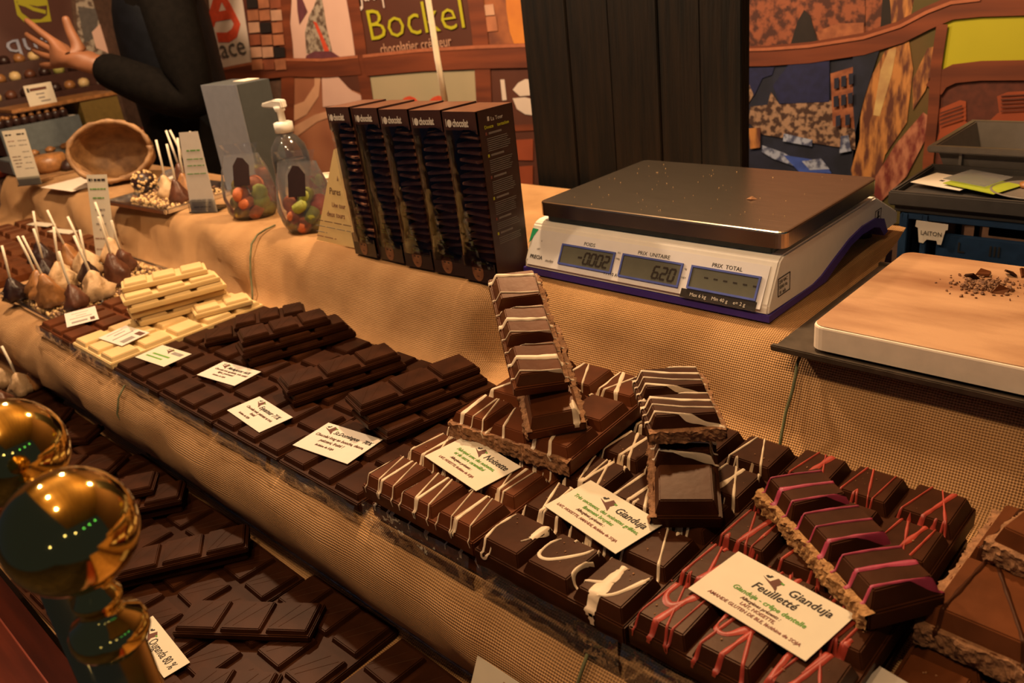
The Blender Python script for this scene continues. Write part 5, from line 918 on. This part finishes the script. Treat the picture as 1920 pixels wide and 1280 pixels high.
# --- right stretch
t = panel('wall picture of roasted cocoa beans above the night market', MR, [(0.026, 0.318), (0.329, 0.292), (0.337, 0.145), (0.213, 0.136), (0.024, 0.135)], 'p_beans'); pp(t, 'printed_shadow', [(0.177, 0.136), (0.194, 0.191), (0.208, 0.213), (0.222, 0.2), (0.243, 0.139)], 'p_black'); pp(t, 'printed_mound', [(0.235, 0.169), (0.279, 0.183), (0.333, 0.183), (0.335, 0.151), (0.247, 0.143)], 'p_beans_hi')
t = panel('wall picture of a hanging cocoa branch beside the lime panel', MR, [(0.33, 0.292), (0.5, 0.277), (0.497, 0.215), (0.415, 0.174), (0.337, 0.163)], 'p_beans'); pp(t, 'printed_leaf', [(0.367, 0.289), (0.4, 0.239), (0.384, 0.163), (0.366, 0.164)], 'p_black'); pp(t, 'printed_branch', strip([(0.391, 0.287), (0.403, 0.211), (0.407, 0.178)], .04), 'p_pod'); pp(t, 'printed_moss', [(0.428, 0.238), (0.482, 0.234), (0.458, 0.189), (0.42, 0.174)], 'p_olive')
t = panel('wall picture of an illuminated night market between timbered houses', MR, [(0.024, 0.103), (0.202, 0.108), (0.328, 0.117), (0.348, -0.229), (0.021, -0.268)], 'p_roofs')
for nm, q, m in (('night_sky', [(0.058, 0.098), (0.144, 0.1), (0.139, 0.084), (0.116, 0.077), (0.096, 0.038), (0.067, 0.04)], 'p_night'), ('printed_gable', [(0.062, 0.082), (0.08, 0.073), (0.095, 0.041), (0.078, 0.015), (0.062, 0.019)], 'p_town'), ('printed_facades', [(0.088, 0.015), (0.13, 0.02), (0.137, 0.048), (0.158, 0.021), (0.275, 0.032), (0.325, 0.02), (0.33, -0.068), (0.255, -0.061), (0.118, -0.046), (0.083, -0.021)], 'p_town'), ('printed_house', [(0.27, 0.086), (0.327, 0.102), (0.33, -0.024), (0.28, -0.021)], 'p_beans_hi'), ('printed_roof', [(0.178, 0.106), (0.267, 0.111), (0.27, 0.029), (0.158, 0.023), (0.142, 0.062)], 'p_night'), ('market_stall', [(0.118, -0.07), (0.17, -0.084), (0.208, -0.101), (0.199, -0.113), (0.144, -0.098), (0.118, -0.085)], 'p_stall_white'), ('market_stall', [(0.17, -0.089), (0.263, -0.097), (0.282, -0.122), (0.209, -0.125)], 'p_stall_blue'), ('market_stall', [(0.214, -0.1), (0.257, -0.091), (0.277, -0.113), (0.233, -0.118)], 'p_stall_white'), ('market_sign', [(0.17, -0.041), (0.237, -0.052), (0.236, -0.066), (0.169, -0.058)], 'p_stall_white'), ('market_stall', [(0.299, -0.041), (0.315, -0.038), (0.323, -0.071), (0.298, -0.077)], 'p_stall_white'), ('printed_post', [(0.084, -0.033), (0.114, -0.03), (0.114, -0.075), (0.089, -0.079)], 'p_pod')): pp(t, nm, q, m)
for a, b in ((1566, 148), (1583, 142), (1566, 180), (1583, 176), (1570, 216), (1588, 214)):
    pass
for q in [[(0.28, 0.077), (0.29, 0.079), (0.291, 0.058), (0.281, 0.056)], [(0.295, 0.081), (0.305, 0.083), (0.306, 0.062), (0.296, 0.06)], [(0.31, 0.086), (0.32, 0.088), (0.321, 0.067), (0.312, 0.064)], [(0.281, 0.041), (0.291, 0.043), (0.293, 0.021), (0.282, 0.019)], [(0.297, 0.044), (0.307, 0.046), (0.308, 0.025), (0.298, 0.022)], [(0.311, 0.047), (0.321, 0.05), (0.322, 0.028), (0.313, 0.026)], [(0.288, 0.001), (0.298, 0.004), (0.299, -0.018), (0.289, -0.021)], [(0.308, 0.004), (0.318, 0.006), (0.319, -0.015), (0.309, -0.018)]]: pp(t, 'printed_window', q, 'p_roofs', 3)
t = panel('wall picture of split cocoa pods leaning upright', MR, [(0.328, 0.119), (0.417, 0.149), (0.484, 0.182), (0.479, 0.093), (0.498, -0.211), (0.323, -0.232)], 'p_olive')
for nm, q, m in (('printed_pod', [(0.337, -0.002), (0.345, 0.062), (0.378, 0.128), (0.422, 0.146), (0.434, 0.093), (0.43, -0.009), (0.392, -0.076), (0.384, -0.121), (0.33, -0.142), (0.323, -0.112), (0.338, -0.046)], 'p_pod'), ('printed_pulp', [(0.363, 0.004), (0.372, 0.093), (0.386, 0.132), (0.4, 0.133), (0.394, 0.083), (0.376, 0.002)], 'p_pod_pale'), ('printed_pod', [(0.435, 0.073), (0.458, 0.132), (0.471, 0.135), (0.472, 0.102), (0.46, 0.053), (0.44, 0.016)], 'p_pod'), ('printed_pod', [(0.364, -0.145), (0.412, -0.053), (0.46, 0.012), (0.469, 0.006), (0.469, -0.039), (0.438, -0.117), (0.388, -0.178)], 'p_pod_red'), ('printed_shadow', [(0.315, 0.125), (0.368, 0.132), (0.344, 0.041), (0.328, -0.035), (0.321, 0.02)], 'p_roofs')): pp(t, nm, q, m)
t = panel('plain lime yellow wall panel at the upper right', MR, [(0.484, 0.179), (0.509, 0.189), (0.67, 0.188), (0.682, 0.102), (0.527, 0.098), (0.495, 0.09), (0.48, 0.073)], 'p_lime')
t = panel('wall picture of orange chocolate chunks at the right edge', MR, [(0.48, 0.058), (0.511, 0.071), (0.685, 0.075), (0.72, -0.185), (0.498, -0.211)], 'p_choc_dark')
for q, m in (([(0.487, 0.018), (0.524, 0.036), (0.535, 0.034), (0.539, -0.001), (0.493, -0.023)], 'p_choc'), ([(0.495, -0.018), (0.533, -0.0), (0.557, -0.015), (0.595, -0.024), (0.485, -0.06)], 'p_choc'), ([(0.587, 0.044), (0.604, 0.052), (0.688, 0.057), (0.693, 0.013), (0.595, 0.011)], 'p_choc'), ([(0.567, -0.015), (0.592, 0.014), (0.693, 0.018), (0.697, -0.01)], 'p_orange' if False else 'p_choc')): pp(t, 'printed_chunk', q, m)
for q in [[(0.594, 0.046), (0.688, 0.053), (0.688, 0.051), (0.594, 0.044)], [(0.595, 0.04), (0.689, 0.047), (0.689, 0.044), (0.595, 0.037)], [(0.596, 0.033), (0.69, 0.04), (0.69, 0.038), (0.596, 0.031)], [(0.596, 0.026), (0.691, 0.034), (0.691, 0.031), (0.597, 0.024)], [(0.597, 0.019), (0.692, 0.027), (0.692, 0.025), (0.597, 0.017)], [(0.492, 0.013), (0.53, 0.028), (0.531, 0.025), (0.492, 0.01)], [(0.492, 0.006), (0.531, 0.021), (0.531, 0.018), (0.493, 0.003)], [(0.493, -0.001), (0.532, 0.014), (0.532, 0.011), (0.493, -0.004)], [(0.494, -0.008), (0.533, 0.007), (0.533, 0.004), (0.494, -0.011)]]: pp(t, 'printed_groove', q, 'p_choc_dark', 3)
t = panel('printed curved wooden shelf edge across the right wall pictures', MR, strip([(0.024, 0.124), (0.128, 0.124), (0.225, 0.129), (0.335, 0.143), (0.406, 0.163), (0.453, 0.186), (0.494, 0.202), (0.543, 0.205), (0.676, 0.203)], .042), 'p_frame', 4)
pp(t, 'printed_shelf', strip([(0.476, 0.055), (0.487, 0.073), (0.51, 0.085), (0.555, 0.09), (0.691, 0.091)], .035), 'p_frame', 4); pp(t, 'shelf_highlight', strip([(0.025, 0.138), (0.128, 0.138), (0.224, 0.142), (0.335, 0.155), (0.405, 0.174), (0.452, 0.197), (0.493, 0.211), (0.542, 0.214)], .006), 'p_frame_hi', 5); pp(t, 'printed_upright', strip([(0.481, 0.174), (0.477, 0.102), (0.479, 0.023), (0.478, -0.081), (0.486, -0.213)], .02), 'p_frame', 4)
# --- end wall at the far left
t = panel('dark brown end wall sign with a lime leaf emblem and the letters que', MS, [(0.951, 0.571), (1.258, 0.548), (1.169, 0.131), (0.809, 0.159)], 'p_brown')
pp(t, 'leaf_emblem', [(1.05, 0.468), (1.05, 0.448), (1.044, 0.402), (1.062, 0.372), (1.146, 0.369), (1.157, 0.458)], 'p_lime'); pp(t, 'leaf_emblem', [(1.055, 0.444), (1.085, 0.431), (1.116, 0.421), (1.148, 0.421), (1.138, 0.391), (1.114, 0.38), (1.08, 0.384), (1.06, 0.407)], 'p_brown', 3); pp(t, 'leaf_vein', strip([(1.057, 0.439), (1.081, 0.428), (1.1, 0.414), (1.136, 0.4)], .012), 'p_lime', 4)
mat('p_letter', (.34, .36, .46), .7, var=.05)
pt(t, 'que', 'p_letter', layer=5, p0=[(0.973, 0.289)][0], p1=[(1.128, 0.287)][0], size=.085)
t = panel('end wall picture of pale blossom and grey roofs', MS, [(1.279, 0.546), (1.529, 0.528), (1.403, 0.11), (1.178, 0.148)], 'p_statue'); pp(t, 'printed_roof', [(1.249, 0.407), (1.318, 0.389), (1.28, 0.299), (1.234, 0.287)], 'p_grey'); pp(t, 'printed_blossom', [(1.27, 0.318), (1.314, 0.346), (1.345, 0.309), (1.325, 0.23), (1.269, 0.264)], 'p_pinkwhite')
# ------------------------------------------------------------------ the seller
def seller():
    C0 = Vector((-2.255, 1.08, 0)); fw = Vector((-.80, -.60, 0)); lf = Vector((.60, -.80, 0))
    t = thing('person', 'person in dark vest and jumper gesturing with an open raised hand', 'person', (C0.x, C0.y, -.95))
    def L(u, v, z): p = fw*u+lf*v; return Vector((p.x, p.y, z+.95))
    def skin(name, J, E, m, root, sub=2):
        me = bpy.data.meshes.new(name); me.from_pydata([j[0] for j in J], E, []); me.materials.append(M(m)); o = bpy.data.objects.new(name, me); COL.objects.link(o); o.parent = t
        o.modifiers.new('skin', 'SKIN'); sk = me.skin_vertices[0].data if me.skin_vertices else None
        if sk is None:
            lay = me.attributes.new('skin', 'SKIN', 'POINT') if False else None
        for i, j in enumerate(J):
            r = j[1]; me.skin_vertices[0].data[i].radius = r if isinstance(r, tuple) else (r, r); me.skin_vertices[0].data[i].use_root = (i == root)
        s = o.modifiers.new('subdivision', 'SUBSURF'); s.levels = sub; s.render_levels = sub
        for md in o.modifiers:
            if md.type == 'SKIN': md.use_smooth_shade = True
        return o
    return t, L, skin
def build_seller():
    t, L, _ = seller()
    def skin(name, J, E, m, root=0, sub=2):
        bm = bmesh.new(); lay = bm.verts.layers.skin.verify(); vs = []
        for p, r in J:
            v = bm.verts.new(p); v[lay].radius = r if isinstance(r, tuple) else (r, r); v[lay].use_root = False; vs.append(v)
        vs[root][lay].use_root = True
        for a, b in E: bm.edges.new((vs[a], vs[b]))
        me = bpy.data.meshes.new(name); bm.to_mesh(me); bm.free(); me.materials.append(M(m)); o = bpy.data.objects.new(name, me); COL.objects.link(o); o.parent = t
        sk = o.modifiers.new('skin', 'SKIN'); sk.use_smooth_shade = True; s = o.modifiers.new('subdivision', 'SUBSURF'); s.levels = sub; s.render_levels = sub
        return o
    # continuous body: legs, trunk, neck, both arms
    SH = L(-.075, .15, .44); EL = L(-.115, .20, .135); WR = L(.125, .20, .258)
    J = [(L(.02, 0, -.02), .115), (L(.03, 0, .14), .11), (L(.03, 0, .32), .115), (L(.01, 0, .45), .09), (L(0, 0, .53), .055), (L(.01, 0, .58), .05),
         (SH, .072), (L(-.10, .19, .28), .066), (EL, .060), (L(.005, .215, .20), .054), (WR, .042),
         (L(.05, -.165, .43), .068), (L(.07, -.19, .16), .052), (L(.16, -.13, .03), .040),
         (L(0, .085, -.12), .10), (L(.01, .09, -.45), .07), (L(0, .09, -.85), .05), (L(.10, .09, -.915), .035),
         (L(0, -.085, -.12), .10), (L(.01, -.09, -.45), .07), (L(0, -.09, -.85), .05), (L(.10, -.09, -.915), .035)]
    E = [(0, 1), (1, 2), (2, 3), (3, 4), (4, 5), (3, 6), (6, 7), (7, 8), (8, 9), (9, 10), (3, 11), (11, 12), (12, 13), (0, 14), (14, 15), (15, 16), (16, 17), (0, 18), (18, 19), (19, 20), (20, 21)]
    skin('body', J, E, 'jumper')
    # vest over the trunk
    V = [(L(.02, 0, -.08), .136), (L(.025, 0, .06), .130), (L(.03, 0, .20), .132), (L(.03, 0, .34), .135), (L(.02, 0, .46), .110)]
    skin('vest', V, [(0, 1), (1, 2), (2, 3), (3, 4)], 'vest')
    mx = frame(L(.140, .085, .205), (L(-.02, .10, 0)-L(0, 0, 0)), (0, 0, 1))
    flat('vest_badge', rect(-.014, .014, 0, .006), 'card_white', t, mx, .008); flat('vest_badge', rect(-.012, .016, -.009, -.004), 'card_white', t, mx, .008)
    # hand: palm, four fingers and thumb
    P0 = WR; a = (L(.16, -.01, .055)-L(0, 0, 0)).normalized(); s_ = (L(-.20, .05, 1.0)-L(0, 0, 0)); s_ = (s_-a*s_.dot(a)).normalized(); n_ = a.cross(s_)
    H = lambda u, v, w=0: P0+a*u+s_*v+n_*w
    J = [(H(-.03, 0), .032), (H(.03, 0), (.030, .018)), (H(.065, .0), (.040, .016)), (H(.10, .0), (.038, .014))]; E = [(0, 1), (1, 2), (2, 3)]
    for v, ln, up, cu in ((.030, .085, .030, .012), (.010, .095, .012, .020), (-.010, .088, -.004, .028), (-.028, .068, -.02, .03)):
        b = len(J); J += [(H(.108, v), .0105), (H(.108+ln*.42, v+up*.4, cu*.3), .0095), (H(.108+ln*.75, v+up*.8, cu*.8), .0085), (H(.108+ln, v+up, cu*1.4), .0072)]; E += [(3, b), (b, b+1), (b+1, b+2), (b+2, b+3)]
    b = len(J); J += [(H(.045, .036, .0), .015), (H(.065, .066, .002), .0125), (H(.078, .098, .004), .0095)]; E += [(1, b), (b, b+1), (b+1, b+2)]
    skin('hand', J, E, 'skin')
    Hh = L(.02, 0, .70)
    o = lathe('head', [(.075*math.sin(math.pi*i/16)**.8, .70-.115*math.cos(math.pi*i/16)+.95) for i in range(17)], 'skin', t, 24, (L(.02, 0, 0).x, L(.02, 0, 0).y, 0), sy=1.15)
    mx = frame(L(.02, 0, .70), L(0, 1, 0)-L(0, 0, 0), (0, 0, 1))
    o = lathe('hair', [(.083*math.sin(math.pi*i/16)**.8, .715-.115*math.cos(math.pi*i/16)+.95) for i in range(8, 17)], 'hair', t, 24, (L(-.005, 0, 0).x, L(-.005, 0, 0).y, 0), sy=1.15)
    nz = [L(.098, 0, .715), L(.112, 0, .69), L(.095, 0, .68)]; tube('nose', nz, .012, 'skin', t, 8, radii=[.007, .012, .009])
    for v in (-1, 1):
        lathe('eye', [(0, -.008), (.008, 0), (0, .008)], 'ink_black', t, 10, L(.088, v*.030, .715)); lathe('ear', [(0, -.025), (.012, 0), (0, .025)], 'skin', t, 10, L(.01, v*.082, .70))
    tube('mouth', [L(.090, -.02, .652), L(.097, 0, .650), L(.090, .02, .652)], .005, 'ink_red', t, 6)
    skin('free_hand', [(L(.15, -.14, .035), .034), (L(.19, -.12, .010), (.034, .017)), (L(.22, -.11, -.012), (.03, .013)), (L(.245, -.125, -.03), .0095), (L(.262, -.127, -.052), .0075), (L(.25, -.11, -.034), .0098), (L(.266, -.11, -.060), .0078), (L(.246, -.093, -.034), .0095), (L(.260, -.092, -.058), .0075), (L(.238, -.078, -.030), .0088), (L(.250, -.076, -.048), .0068), (L(.20, -.085, .004), .011), (L(.215, -.066, -.012), .0088)], [(0, 1), (1, 2), (2, 3), (3, 4), (2, 5), (5, 6), (2, 7), (7, 8), (2, 9), (9, 10), (1, 11), (11, 12)], 'skin')
build_seller()
for o in list(bpy.data.objects):
    for q in ('_o', '_n'):
        if q in o.keys(): del o[q]
